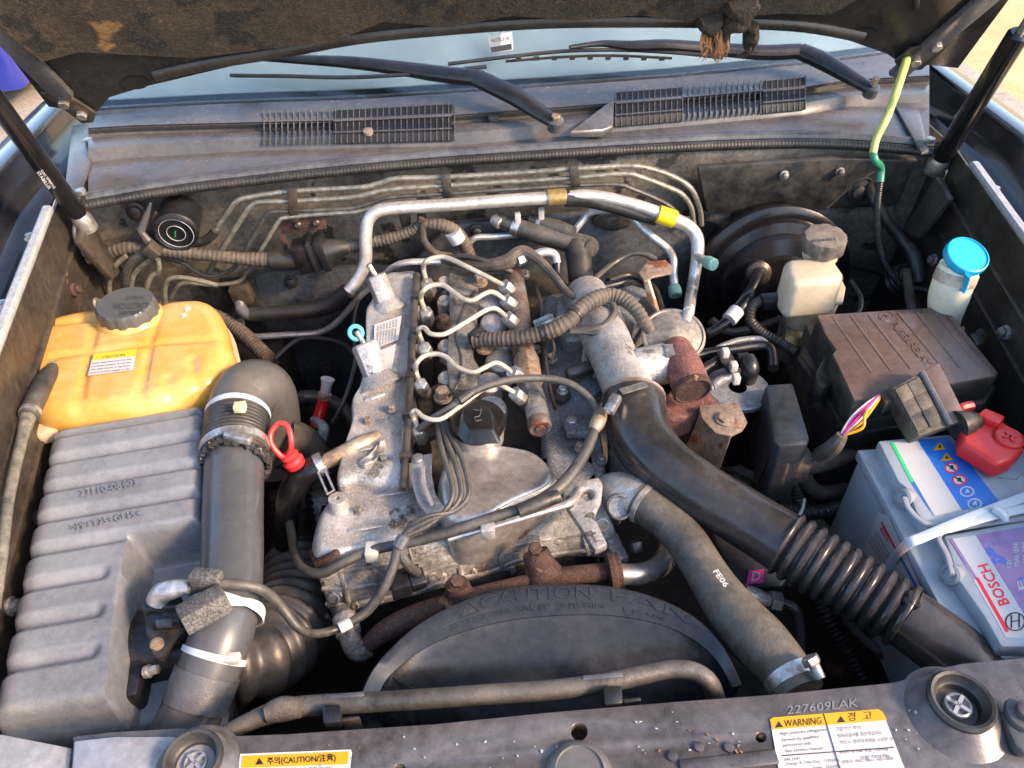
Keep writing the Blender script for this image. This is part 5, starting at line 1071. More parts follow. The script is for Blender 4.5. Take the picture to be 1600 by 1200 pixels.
# ---------------------------------------------------------------- fuse box
fb = thing('fuse_box', 'large black fuse and relay box, ribbed lid with painted brown reflection', 'fuse box')
f = S(.935)
lid = [(1276, 491), (1478, 478), (1562, 582), (1555, 588), (1334, 593+33), (1318, 590), (1300, 553), (1306, 546), (1288, 520)]
m = MB(); m.prism([f(*p)+Vector((0, 0, -.0012)) for p in lid], (0, 0, -.045)); part('lid', m, PLASTD, fb, bevel=.003)
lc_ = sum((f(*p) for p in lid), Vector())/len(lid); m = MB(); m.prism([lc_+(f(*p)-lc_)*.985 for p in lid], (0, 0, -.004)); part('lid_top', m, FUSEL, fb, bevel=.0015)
for x0, y0, x1, y1 in ((1301, 495, 1362, 582), (1329, 493, 1393, 580), (1357, 492, 1424, 577), (1403, 489, 1476, 578), (1432, 488, 1500, 575), (1460, 486, 1524, 566)):
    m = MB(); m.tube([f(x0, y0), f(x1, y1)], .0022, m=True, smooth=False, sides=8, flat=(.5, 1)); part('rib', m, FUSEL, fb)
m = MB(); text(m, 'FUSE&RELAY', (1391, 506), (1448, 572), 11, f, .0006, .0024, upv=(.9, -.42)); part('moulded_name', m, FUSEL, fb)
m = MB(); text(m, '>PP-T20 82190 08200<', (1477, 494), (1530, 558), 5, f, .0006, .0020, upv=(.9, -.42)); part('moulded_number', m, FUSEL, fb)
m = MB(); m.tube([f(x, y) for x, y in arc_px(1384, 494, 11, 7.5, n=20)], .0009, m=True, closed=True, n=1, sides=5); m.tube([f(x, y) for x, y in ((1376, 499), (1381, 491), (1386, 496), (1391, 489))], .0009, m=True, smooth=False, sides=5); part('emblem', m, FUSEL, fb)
m = MB(); m.slab([(1258, 506), (1276, 492), (1300, 545), (1330, 626), (1545, 596), (1555, 590), (1550, 612), (1540, 630), (1330, 660), (1300, 600)], .895, .05); part('lid_skirt', m, PLASTD, fb, bevel=.004)
m = MB(); m.slab([(1246, 555), (1262, 520), (1470, 500), (1560, 605), (1530, 640), (1335, 672), (1320, 668), (1285, 610)], .872, .17); part('body', m, PLASTD, fb, bevel=.008)
m = MB(); m.tube([W(x, y, .872) for x, y in ((1250, 560), (1290, 618), (1320, 668), (1340, 676), (1530, 645))], 5, sides=8, smooth=False); part('lip', m, PLASTD, fb)
m = MB(); m.slab([(1274, 582), (1292, 548), (1302, 552), (1300, 600), (1288, 605), (1276, 598)], .905, .05); part('latch', m, PLASTD, fb, bevel=.004)
m = MB(); m.slab([(1515, 520), (1532, 519), (1540, 535), (1526, 540)], .91, .02); part('side_clip', m, PLASTD, fb, bevel=.003)
# relay holder tipped over the box
rh = thing('relay_holder', 'dusty grey relay holder lying tilted over the fuse box edge', 'relay holder')
A1, B1, C1, D1 = W(1394, 606, .958), W(1468, 566, .972), W(1512, 655, .945), W(1436, 682, .93)
nn = (B1-A1).cross(D1-A1).normalized(); nn = nn if nn.z > 0 else -nn
m = MB(); m.prism([A1, A1.lerp(B1, .6), D1.lerp(C1, .62), D1], -nn*.03); DSOCK = mat('dusty_socket', (.03, .028, .025), .6, 0, (.11, .095, .07), .9, 30, .4); part('socket_side', m, DSOCK, rh, bevel=.002)
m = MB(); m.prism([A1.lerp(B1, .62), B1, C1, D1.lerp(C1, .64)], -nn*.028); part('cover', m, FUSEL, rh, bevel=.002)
e0, e1 = A1.lerp(B1, .61)+nn*.001, D1.lerp(C1, .63)+nn*.001; m = MB(); m.tube([e0, e1], .004, m=True, smooth=False, sides=8); part('edge', m, BATG if False else PLASTG, rh)
for i in range(3):
    for j in range(2):
        q = A1.lerp(B1, .14+.26*j).lerp(D1.lerp(C1, .14+.26*j), .2+.28*i)+nn*.001; m = MB(); m.box(q, (.0185, .0205, .0022), Matrix(((B1-A1).normalized(), (D1-A1).normalized(), nn)).transposed()); part('relay_cell', m, DSOCK, rh, bevel=.0006)
ff = SP(B1, nn); m = MB(); text(m, 'RELAY 30A  CAUTION', (1452, 588), (1492, 660), 5, ff, .0006, upv=(.9, -.4)); text(m, 'USE DESIGNATED FUSE', (1464, 582), (1503, 652), 4, ff, .0006, upv=(.9, -.4)); part('print', m, BAY, rh)
m = MB(); m.tube([C1+Vector((-.01, 0, -.01)), W(1518, 660, .935), W(1528, 668, .93)], [24, 18, 10], sides=12); part('boot', m, PLASTD, rh)
m = MB(); m.slab([(1376, 612), (1396, 600), (1402, 622), (1384, 630)], .945, .02); part('plug', m, PLASTD, rh, bevel=.002)
for nm, mt, dx, r in (('wire', WPINK, 0, 3.2), ('wire', WORA, 6, 2.8), ('wire', WWHI, 3, 2.5), ('wire', WPINK, -3, 2.2), ('wire', WWHI, -5, 2.4), ('wire', WBLU, -4, 1.8)):
    m = MB(); m.tube([W(1374+dx*.4, 616+abs(dx)*.5, .94), W(1358+dx, 634+dx*.6, .945), W(1338+dx*1.5, 655+dx*.7, .935), W(1318+dx*.6, 678+dx*.3, .92), W(1310, 692, .90)], r*.72, sides=8); part(nm, m, mt, rh)
m = MB(); m.tube([W(1368, 620, .94), W(1352, 648, .944), W(1348, 668, .935), W(1325, 678, .925)], 2.4, sides=8); part('wire', m, WORA, rh)
m = MB(); m.tube([W(1316, 680, .92), W(1302, 698, .90), W(1282, 712, .87)], [9, 13, 14], sides=10); part('loom', m, TAPE, rh)
# small relay cover
rc = thing('relay_cover', 'plain black plastic relay cover standing before the fuse box', 'cover')
m = MB(); m.slab([(1196, 600), (1240, 597), (1266, 684), (1262, 694), (1218, 698), (1210, 690)], .90, .12); part('shell', m, mat('blue_black_plastic', (.022, .026, .034), .35, 0, (.035, .04, .05), .5, 14, .05, 200, spots=[((.4, .4, .4), 80, .76)]), rc, bevel=.005)
m = MB(); m.prism([W(1186, 635, .87), W(1199, 600, .899), W(1212, 694, .897), W(1203, 720, .85)], (-.006, .002, -.06)); part('side_flap', m, PLASTD, rc, bevel=.003)
m = MB(); m.slab([(1215, 700), (1262, 696), (1275, 715), (1228, 722)], .87, .05); part('foot', m, TAPE, rc, bevel=.004)
# fuel filter with fittings
ff_ = thing('fuel_filter', 'black fuel filter can with pale rim and hose fittings', 'fuel filter')
p = W(1152, 608, .872); k = mpp(p)
m = MB(); m.lathe(p, (0, 0, 1), [(44*k, -.12), (45*k, -.014), (48*k, -.008), (49*k, 0), (47*k, .003), (45*k, 0), (14*k, .004)], sides=36); part('can', m, PLAST, ff_)
m = MB(); m.lathe(p, (0, 0, 1), [(48.5*k, -.006), (50*k, -.004), (50*k, .002), (47*k, .004)], sides=36); part('rim', m, ALLOYBLUE, ff_)
m = MB(); m.tube([W(1168, 592, .878), W(1172, 575, .90), W(1168, 560, .905)], [14, 14, 12], sides=14); part('fitting', m, PLAST, ff_)
m = MB(); m.tube([W(1112, 603, .888), W(1128, 592, .892), W(1150, 585, .893)], [8, 9, 10], sides=12); part('fitting', m, ALLOYBLUE, ff_)
m = MB(); m.slab([(1120, 548), (1138, 544), (1152, 568), (1158, 582), (1140, 580), (1128, 566)], .912, .006); part('bracket', m, PLASTD, ff_, bevel=.001)
for x, y in ((1133, 552), (1146, 573), (1150, 592)): m = MB(); m.box(W(x, y, .916), (.010, .012, .014)); part('white_clip', m, WHITE, ff_, bevel=.002)
m = MB(); m.tube([W(1108, 604, .887), W(1118, 598, .889)], 8, sides=10, smooth=False); part('white_nozzle', m, WHITE, ff_)
for pts, r in (([(1085, 556), (1110, 551), (1150, 545), (1190, 540), (1205, 548), (1208, 575)], 8), ([(1095, 580), (1112, 570), (1130, 560)], 9), ([(1120, 545), (1150, 533), (1185, 530), (1200, 540)], 5)):
    m = MB(); m.tube([W(x, y, .90) for x, y in pts], r, sides=12); part('fuel_hose', m, GLOSSB if r > 5 else ALLOYBLUE, ff_)
m = MB(); m.tube([W(1152, 562, .90), W(1168, 560, .90)], 10, sides=12, smooth=False); part('elbow', m, PLAST, ff_)
# ---------------------------------------------------------------- brake booster, reservoir
bb = thing('brake_booster', 'large round black brake booster on the firewall', 'brake booster')
c0 = Y(1205, 440, .85); k = mpp(c0); ax = Vector((-.05, -1, .12))
m = MB(); m.lathe(c0, ax, [(106*k, -.07), (114*k, -.05), (118*k, -.02), (122*k, -.014), (122*k, -.004), (114*k, .002), (106*k, .002), (102*k, .012), (88*k, .018), (84*k, .034), (62*k, .042), (58*k, .052), (30*k, .056), (20*k, .058)], sides=56); part('shell', m, GLOSSB, bb)
p = Y(1186, 428, .80); m = MB(); m.lathe(p, (-.1, -1, .3), [(.022, -.012), (.022, 0), (.015, .004), (.013, .012), (.006, .014)], sides=20); part('check_valve', m, PLASTD, bb)
m = MB(); m.tube([Y(1186, 428, .785), W(1170, 462, .90), W(1150, 490, .89), W(1140, 500, .885), W(1110, 520, .87), W(1095, 525, .86)], [9, 11, 10, 9, 8, 8], sides=12); vh = part('vacuum_hose', m, GLOSSB, bb)
m = MB(); m.tube([W(1152, 485, .897), W(1139, 500, .890)], 12, sides=12, smooth=False); part('paper_tag', m, LWHITE, bb)
mr = thing('brake_fluid_reservoir', 'cream plastic brake fluid reservoir with black ribbed cap', 'reservoir')
def vbox(px, z0, z1, mt, name, parent, bev=.008, taper=1.0):
    T = [W(x, y, z1) for x, y in px]; c = sum(T, Vector())/len(T); m = MB(); B = [Vector((c.x+(p.x-c.x)*taper, c.y+(p.y-c.y)*taper, z0)) for p in T]; n_ = len(T)
    m.add(T+B, [tuple(range(n_)), tuple(range(2*n_-1, n_-1, -1))]+[(i, i+n_, (i+1) % n_+n_, (i+1) % n_) for i in range(n_)]); return part(name, m, mt, parent, bevel=bev, seg=3)
vbox([(1226, 403), (1300, 396), (1320, 425), (1316, 436), (1240, 442), (1228, 425)], .895, .965, RESV, 'upper_tank', mr, .012, 1.02)
vbox([(1222, 440), (1312, 428), (1322, 448), (1318, 470), (1246, 474), (1226, 462)], .893, .902, RESV, 'seam', mr, .003)
vbox([(1232, 450), (1308, 440), (1316, 462), (1308, 478), (1252, 482), (1236, 472)], .84, .893, RESV, 'lower_tank', mr, .008, .9)
p = W(1283, 393, .965); k = mpp(p)
m = MB(); m.lathe(p, (-.05, -.1, 1), [(27*k, -.008), (27*k, .008)], sides=28); part('neck', m, RESV, mr)
m = MB(); m.lathe(p, (-.05, -.1, 1), [(31*k, .006), (33*k, .008), (33*k, .024), (31*k, .03), (28*k, .031), (8*k, .031)], sides=60, wob=lambda a, j: 1-.06*max(0, math.sin(a*9)) if j < 5 else 1); cp2 = part('cap', m, mat('brown_black_cap', (.05, .042, .04), .55, 0, (.16, .14, .12), .8, 60, .4, 300, dust=.4), mr)
fcap = SP(p+Vector((0, 0, .0315)), (-.05, -.1, 1)); m = MB(); text(m, 'BRAKE FLUID DOT 4', (1262, 379), (1306, 375), 4, fcap, .0004, .0008); part('embossing', m, PLASTG, cp2)
m = MB(); m.slab([(1222, 485), (1262, 478), (1268, 500), (1250, 530), (1228, 520)], .845, .06); part('master_cylinder', m, ALLOY2, mr, bevel=.006)
m = MB(); m.lathe(W(1240, 530, .85), (0, -.5, .8), [(.015, -.02), (.015, .004), (.011, .006)], sides=18); part('port_plug', m, GOLD, mr)
m = MB(); m.tube([W(1190, 470, .90), W(1176, 478, .90), W(1172, 500, .885), W(1190, 520, .875), W(1218, 535, .87), W(1245, 552, .865)], 9, sides=12, corr=(.005, .0015)); part('conduit', m, RUBB, mr)
m = MB(); m.bar(W(1190, 472, .905), W(1228, 468, .905), .022, .018); part('level_plug', m, PLAST, mr, bevel=.002)
# washer filler
wf = thing('washer_bottle', 'milky washer bottle neck with bright blue flip cap', 'washer bottle')
a_, b_ = W(1492, 432, 1.0), W(1508, 398, 1.028); ax = (b_-a_).normalized(); k = mpp(b_)
m = MB(); m.tube([W(1470, 520, .86), W(1476, 495, .90), W(1482, 465, .95), W(1490, 440, .985), W(1500, 415, 1.01)], [24, 24, 29, 30, 29], sides=28); part('neck', m, WASH, wf)
m = MB(); m.tube([W(1490, 440, .987), W(1497, 424, 1.002)], [31, 31], sides=28, smooth=False); part('band', m, mat('clear_collar', (.32, .28, .22), .4, 0, (.45, .4, .33), .7, 40, .1), wf)
capx = Vector((.05, -.42, 1)).normalized(); pc = W(1508, 402, 1.025)
m = MB(); m.lathe(pc, capx, [(31*k, -.006), (33.5*k, -.003), (34*k, .002), (33*k, .007), (31*k, .008), (30*k, .006), (5*k, .006)], sides=40); part('cap', m, BLUE, wf)
m = MB(); m.tube([W(1512, 428, 1.02), W(1508, 445, 1.0), W(1503, 455, .99)], [9, 7, 9], sides=10, flat=(.35, 1)); part('cap_strap', m, BLUE, wf)
# yellow-green washer hose up to the hood, continuing in black conduit
gh = thing('washer_hose', 'yellow green washer hose rising from black conduit to the hood', 'hose')
m = MB(); m.tube([HS(-.01)(1434, -30), HS(-.012)(1432, 6), W(1428, 30, 1.175)], 4.5, sides=10); part('black_end', m, RUBB, gh)
m = MB(); m.tube([W(1428, 28, 1.176), W(1425, 45, 1.16), W(1420, 80, 1.145), W(1405, 130, 1.12), W(1387, 180, 1.09), W(1370, 215, 1.06), W(1364, 240, 1.04)], [4.5, 6.5, 6.5, 6.5, 6.5, 6, 6], sides=12); part('clear_tube', m, CABLE, gh)
m = MB(); m.tube([W(1364, 240, 1.04), W(1368, 252, 1.03), Y(1376, 262, .87), Y(1375, 285, .86)], [6, 6, 6, 6], sides=12); part('green_joint', m, DGREEN, gh)
m = MB(); m.tube([Y(1375, 283, .86), Y(1371, 320, .855), Y(1372, 370, .845), Y(1382, 410, .83), Y(1405, 442, .80), Y(1435, 452, .77), Y(1458, 456, .74)], 5.5, sides=10, corr=(.004, .001)); part('conduit', m, RUBB, gh)
hb = thing('clutch_hose', 'black hose running down from the firewall grommet by the fender', 'hose')
m = MB(); m.tube([Y(1358, 285, .93), Y(1365, 310, .9), Y(1385, 345, .88), Y(1410, 375, .86), Y(1428, 400, .83), Y(1435, 440, .80)], [6, 8, 9, 10, 11, 12], sides=14); part('hose', m, RUBB, hb)
m = MB(); m.tube([Y(1400, 440, .86), Y(1425, 430, .84), Y(1450, 450, .80)], [24, 20, 14], sides=16, corr=(.01, .003)); part('boot', m, RUBB, hb)
m = MB(); m.lathe(Y(1347, 288, .93), (.1, -1, .3), [(.02, 0), (.019, .006), (.012, .012), (.01, .008)], sides=20); part('grommet', m, BAY, hb)
m = MB(); m.tube([Y(1366, 268, .90), Y(1330, 292, .88), Y(1292, 326, .86)], 1.3, sides=6); part('stray_wire', m, INK, hb)
# fender hole ring, small hoses on the right
m = MB(); p = W(1590, 505, .90); m.lathe(p, (-1, -.1, .25), [(.022, -.004), (.024, .002), (.02, .004), (.018, -.002), (.002, -.003)], sides=24); part('fender_ring', m, BAY, None, 'dirty round ring in the inner fender by washer bottle', 'ring')
m = MB(); m.tube([W(1530, 520, .88), W(1560, 530, .86), W(1578, 560, .84), W(1580, 620, .82), W(1572, 680, .80)], 7, sides=12); part('fender_hose', m, TAPE, None, 'brown taped cable running down behind the fuse box', 'wiring')
# ---------------------------------------------------------------- intercooler pipe, coolant hose
ic = thing('intercooler_pipe', 'wide glossy black intercooler pipe with corrugated bend', 'pipe')
t = MB().tube([(990, 622, .908), (992, 645, .905), (1003, 685, .90), (1035, 725, .895), (1085, 762, .89), (1140, 795, .885), (1190, 826, .88), (1232, 852, .88)], [47, 50, 49, 47, 46, 46, 47, 50], sides=40, n=8); part('pipe', t, ICP, ic)
m = MB(); m.band(t, .0, .04, 1.05); c_ = part('clamp', m, mat('worm_clamp', (.45, .38, .32), .45, .6, (.3, .22, .16), .7, 40, .2), ic)
m = MB(); m.bar(W(950, 645, .94), W(965, 618, .95), .014, .014); part('clamp_screw', m, ZINC, c_, bevel=.003)
m = MB(); m.bar(W(970, 612, .953), W(1010, 600, .953), .010, .002); part('clamp_band_end', m, ZINC, c_)
t2 = MB().tube([(1228, 850, .88), (1290, 888, .878), (1350, 925, .876), (1415, 965, .874)], [54, 54, 54, 54], sides=40, corr=(.0135, .0065, 2.2), n=30); part('bellows', t2, ICP, ic)
m = MB(); m.tube([(1412, 963, .874), (1450, 990, .87), (1500, 1030, .862), (1540, 1075, .85)], [48, 49, 51, 53], sides=36); part('tail', m, ICP, ic)
m = MB(); m.lathe(W(1426, 938, .905), (.4, -.2, .9), [(.012, -.02), (.012, 0), (.009, .004)], sides=14); part('nub', m, GLOSSB, ic)
m = MB(); m.tube([(1002, 690, .868), (1060, 760, .855), (1150, 822, .845), (1225, 880, .845)], 3, sides=8); part('seam', m, GLOSSB, ic)
uh = thing('radiator_hose', 'grey dusty rubber radiator hose marked FE06 with metal clamps', 'hose')
t = MB().tube([(1000, 782, .868), (1018, 794, .868), (1043, 814, .866), (1074, 848, .864), (1112, 908, .862), (1148, 960, .864), (1188, 1004, .868), (1224, 1044, .87), (1250, 1085, .87)], [34, 33, 32, 32, 34, 41, 45, 41, 40], sides=40, n=8); part('hose', t, mat('radiator_rubber', (.05, .047, .042), .45, 0, (.11, .1, .082), .8, 12, .3, 320, dust=.25, dustcol=(.26, .23, .17)), uh)
m = MB(); m.band(t, .04, .085, 1.05); part('clamp', m, mat('dull_clamp', (.3, .28, .25), .5, .4, (.18, .16, .14), .6, 40, .2), uh)
m = MB(); m.band(t, .90, .95, 1.04); c_ = part('clamp', m, ZINC, uh)
m = MB(); m.tube([W(1272, 1040, .905), W(1282, 1060, .90)], 9, sides=14, smooth=False); m.hexa(W(1270, 1038, .906), (-.3, .6, .4), .009, .008); part('clamp_screw', m, ZINC, c_)
fq = lambda px, py: W(px, py, .897); m = MB(); text(m, 'FE06', (1114, 893), (1132, 918), 9, fq, .004, bold=True, upv=(.85, -.45)); part('marking', m, LWHITE, uh)
eo = thing('water_outlet', 'cast alloy water outlet elbow feeding the radiator hose', 'casting')
m = MB(); m.tube([(952, 770, .84), (968, 770, .855), (990, 775, .865), (1008, 787, .868)], [30, 33, 33, 32], sides=24); part('elbow', m, ALLOY, eo)
m = MB(); a_ = W(968, 790, .865); m.lathe(a_, (CAM-a_)+Vector((0, -.2, 0)), [(.017, -.02), (.016, .012), (.0135, .014), (.012, .009), (.003, .009)], sides=22); part('plug', m, ALLOYBLUE, eo)
m = MB(); m.bar(W(993, 845, .84), W(996, 862, .83), .014, .014); part('sensor', m, PLAST, eo, bevel=.002)
m = MB(); m.slab([(950, 700), (972, 690), (985, 740), (975, 765), (955, 760)], .84, .08); m.slab([(940, 800), (965, 830), (985, 870), (960, 880), (945, 840)], .82, .08); part('lower_casting', m, ALLOYBLUE, eo, bevel=.005)
# black box with pink sticker
db = thing('control_box', 'black module with pink D sticker below the intercooler pipe', 'module')
m = MB(); m.slab([(1112, 828), (1150, 812), (1215, 868), (1232, 905), (1222, 916), (1165, 918), (1135, 885)], .80, .09); part('shell', m, mat('module_plastic', (.02, .021, .026), .4, 0, (.05, .05, .055), .5, 14, .1), db, bevel=.005)
fd = S(.8015); m = MB(); decal(m, [(1170, 891), (1194, 889), (1192, 911), (1166, 913)], fd, .0012); st_ = part('sticker', m, LPINK, db)
m = MB(); text(m, 'D', (1174, 908), (1188, 907), 15, fd, .002, bold=True, upv=(.12, -1)); part('letter', m, LWHITE, st_)
m = MB(); m.tube([W(1160, 928, .83), W(1182, 934, .825), W(1200, 938, .82)], [16, 15, 11], sides=16, smooth=False); hs_ = thing('hose_fitting', 'silver pressure hose fitting below the pink sticker', 'fitting'); part('ferrule', m, ALLOYBLUE, hs_)
m = MB(); m.tube([W(1198, 938, .82), W(1225, 942, .815), W(1245, 955, .81), W(1250, 985, .79), W(1250, 1020, .77)], [7, 7, 7, 7, 7], sides=12); part('pipe', m, DLINE, hs_)
m = MB(); a_ = W(1202, 938, .82); m.hexa(a_, W(1214, 940, .818)-a_, .012, .014); part('nut', m, NUT, hs_)
# conduits on the right
for lab, pts, r in (('black corrugated conduit below the relay cover', [(1232, 705, .85), (1238, 740, .80), (1246, 775, .77), (1250, 800, .75)], 11), ('black corrugated conduit beside the battery case', [(1336, 660, .84), (1340, 690, .80), (1338, 730, .77), (1335, 760, .75)], 11), ('thick black corrugated conduit crossing to the battery', [(1140, 745, .78), (1180, 765, .775), (1230, 795, .765), (1280, 800, .76), (1330, 785, .76)], 12)):
    m = MB(); m.tube(pts, r, sides=14, corr=(.0055, .002)); part('conduit', m, RUBB, None, lab, 'conduit', 'corrugated cable conduits')
m = MB(); m.tube([W(1240, 815, .80), W(1252, 800, .80), W(1257, 780, .80)], 2.4, sides=8); part('tie_end', m, WHITE, None, 'loose white cable tie end by the intercooler pipe', 'cable tie')
wl_ = thing('body_harness', 'dirty taped wiring bundle under the fuse box', 'wiring')
for pts, r in (([(1222, 720, .84), (1260, 725, .83), (1290, 720, .83), (1325, 710, .82)], 16), ([(1255, 725, .82), (1262, 755, .79), (1285, 770, .77), (1320, 765, .76)], 12), ([(1240, 720, .82), (1225, 750, .78), (1230, 780, .76)], 10)):
    m = MB(); m.tube(pts, r, sides=12); part('bundle', m, TAPE, wl_)
# dim clutter low in the gaps
for lab, cat_, pts, r, mt, cr in (
  ('dark hose low between dipstick and engine', 'hose', [(480, 720, .70), (500, 790, .68), (490, 860, .66), (500, 920, .64)], 16, RUB, None),
  ('black pipe crossing low beside the red dipstick tube', 'pipe', [(430, 640, .72), (480, 620, .70), (540, 640, .70), (570, 700, .70)], 11, DLINE, None),
  ('black hose low below the intercooler pipe bend', 'hose', [(1060, 800, .70), (1090, 860, .68), (1120, 930, .66), (1180, 1000, .64)], 18, RUB, None),
  ('dark ribbed conduit dropping beside the radiator hose end', 'conduit', [(1270, 900, .72), (1290, 960, .70), (1320, 1010, .68), (1350, 1060, .66)], 13, RUBB, (.006, .002)),
  ('brown taped cable low in the gap beside battery', 'wiring', [(1310, 940, .74), (1340, 990, .72), (1390, 1030, .72), (1440, 1070, .72)], 8, TAPE, None),
  ('grey pipe low behind the intercooler pipe', 'pipe', [(1110, 700, .72), (1160, 740, .70), (1220, 760, .70), (1300, 840, .68)], 10, ALLOYBLUE, None),
  ('black hose beside the fuse box and inner fender', 'hose', [(1540, 640, .80), (1575, 660, .78), (1590, 600, .80), (1560, 540, .82)], 9, RUBB, None),
  ('dark loom under the amber tank at the firewall', 'wiring', [(170, 470, .80), (260, 480, .78), (350, 500, .76), (420, 560, .74)], 12, TAPE, (.007, .001)),
  ('black vacuum line behind the intake elbow casting', 'hose', [(950, 440, .86), (985, 430, .85), (1020, 450, .85), (1035, 490, .86)], 6, RUBB, None),
  ('thin black wire over the valve cover edge', 'wiring', [(560, 470, .86), (552, 510, .87), (556, 560, .87), (540, 620, .85), (520, 660, .82)], 3.4, RUBB, None)):
    m = MB(); m.tube(pts, r, sides=14, corr=cr); part('lower_'+cat_.replace(' ', '_'), m, mt, None, lab, cat_)
pu = thing('pump_body', 'grimy pump casting low beside the bellows hose', 'pump')
p = W(505, 830, .70); m = MB(); m.lathe(p, (.2, -.7, .6), [(.05, -.08), (.055, -.02), (.05, 0), (.03, .006), (.028, .02), (.01, .022)], sides=28); part('housing', m, ALLOY2, pu)
for i in range(5):
    q = i*1.256; m = MB(); m.hexa(p+Vector((.042*math.cos(q), .03*math.sin(q), .03*math.sin(q)+.002)), (.2, -.7, .6), .006, .008); part('bolt', m, RUSTT, pu)
# more fittings round the engine's rear and middle
hk = thing('hook_bracket', 'bent tan steel hook bracket behind the vacuum actuator', 'bracket')
m = MB(); m.slab([(998, 425), (1012, 408), (1040, 406), (1053, 418), (1050, 426), (1020, 432), (1008, 440)], .925, .004); part('top', m, RUSTT, hk, bevel=.001)
a_ = W(1003, 432, .923); m = MB(); m.prism([a_, W(1012, 438, .923), W(1030, 495, .88), W(1020, 498, .88)], (.004, .002, 0)); part('leg', m, RUSTT, hk, bevel=.001)
for lab, pts, r, mt in (
  ('thin black wire looping over the injector cover', [(700, 620, .905), (715, 600, .915), (720, 560, .912), (712, 520, .91), (725, 480, .91), (742, 455, .905)], 2.6, RUBB),
  ('thin grey tube crossing behind the injection pipes', [(690, 408, .91), (725, 400, .925), (770, 412, .925), (800, 425, .91)], 4, RUB),
  ('black twin wire beside the rusty fuel rail', [(835, 440, .90), (846, 480, .90), (850, 540, .895), (858, 600, .885), (868, 640, .88)], 3, RUBB),
  ('brown wire stretched from harness to manifold bolt', [(860, 520, .925), (866, 545, .90), (862, 565, .885)], 2.4, TAPE),
  ('black hose behind the intake elbow casting', [(1005, 470, .90), (1025, 500, .89), (1035, 530, .88), (1020, 560, .87)], 9, RUBB),
  ('grey cable below the relay cover', [(1180, 660, .84), (1195, 700, .82), (1215, 730, .80), (1205, 770, .78)], 6, RUB),
  ('thin black line beside the brake fluid reservoir', [(1330, 440, .88), (1345, 465, .88), (1340, 490, .87), (1310, 498, .87)], 4, RUBB),
  ('dark hose below the brake booster', [(1110, 500, .80), (1140, 520, .78), (1190, 510, .78), (1220, 500, .80)], 8, RUB),
  ('black wire along the firewall mat', [(430, 560, .72), (470, 530, .74), (530, 535, .75), (560, 560, .76)], 4, RUBB)):
    m = MB(); m.tube(pts, r, sides=10); part('thin_line', m, mt, None, lab, 'line')
for x, y, z in ((715, 470, .893), (722, 590, .893), (838, 548, .87), (905, 700, .868), (612, 640, .897), (575, 660, .893), (600, 720, .895), (940, 720, .866), (560, 800, .873), (640, 800, .873)):
    bolt(eng, x, y, z, 6, .007, RUSTT if x % 2 else ALLOY2)
for x, y, w_, h_ in ((585, 620, 28, 10), (575, 700, 40, 8), (610, 770, 60, 10), (570, 825, 50, 8)):
    m = MB(); m.tube([W(x-w_/2, y+4, .893 if y < 740 else .871), W(x, y, .896 if y < 740 else .875), W(x+w_/2, y-5, .893 if y < 740 else .871)], h_*.5, sides=8, flat=(.6, 1)); part('cast_rib', m, ALLOY, eng)
# ---------------------------------------------------------------- fan shroud
fs = thing('fan_shroud', 'black plastic fan shroud with moulded CAUTION FAN lettering', 'fan shroud')
arcT = [(558, 1100), (580, 1050), (612, 1012), (655, 975), (715, 943), (780, 922), (845, 913), (910, 913), (975, 920), (1040, 940), (1090, 968), (1130, 1010), (1160, 1070)]
arcM = [(590, 1090), (604, 1062), (632, 1036), (670, 1010), (722, 988), (785, 972), (845, 964), (910, 961), (970, 964), (1030, 976), (1080, 998), (1118, 1030), (1145, 1075)]
arcB = [(600, 1140), (630, 1140), (665, 1138), (705, 1135), (750, 1132), (800, 1128), (850, 1124), (905, 1120), (960, 1116), (1015, 1112), (1065, 1108), (1110, 1106), (1145, 1104)]
AT = catmull([W(x, y, .868) for x, y in arcT], 6); AM = catmull([W(x, y, .858) for x, y in arcM], 6); AB = catmull([W(x, y, .80) for x, y in arcB], 6)
m = MB(); m.loft([[p+Vector((0, .006, -.09)) for p in AT], [p+Vector((0, .004, -.006)) for p in AT], AT, [a.lerp(b, .08)+Vector((0, 0, .001)) for a, b in zip(AT, AM)]]); m.loft([[a.lerp(b, t)+Vector((0, 0, .001)) for a, b in zip(AT, AM)] for t in (.08, .5, .94, 1.0)]); part('rim', m, SHROUD, fs, ang=40)
m = MB(); m.loft([[p+Vector((0, 0, .0)) for p in AM], [a.lerp(b, .12)+Vector((0, 0, .001)) for a, b in zip(AM, AB)], [a.lerp(b, .5)+Vector((0, 0, .012)) for a, b in zip(AM, AB)], AB], (0, 0, -.003)); part('cowl_face', m, SHROUD, fs, ang=40)
m = MB(); m.loft([[W(x, y, .82) for x, y in ((540, 1120), (580, 1075), (620, 1060))], [W(x, y, .80) for x, y in ((540, 1140), (620, 1140), (720, 1134))]], (0, 0, -.003)); part('corner_panel', m, SHROUD, fs)
m = MB(); m.tube([W(597, 1090, .846), W(602, 1052, .856), W(640, 1074, .85), W(690, 1088, .842)], 2, sides=6, smooth=False); part('corner_rib', m, SHROUD, fs)
m = MB(); m.loft([[W(x, y, .81) for x, y in ((1100, 1010), (1150, 1030), (1190, 1060))], [W(x, y, .80) for x, y in ((1120, 1095), (1170, 1095), (1230, 1090))]], (0, 0, -.003)); part('corner_panel', m, SHROUD, fs)
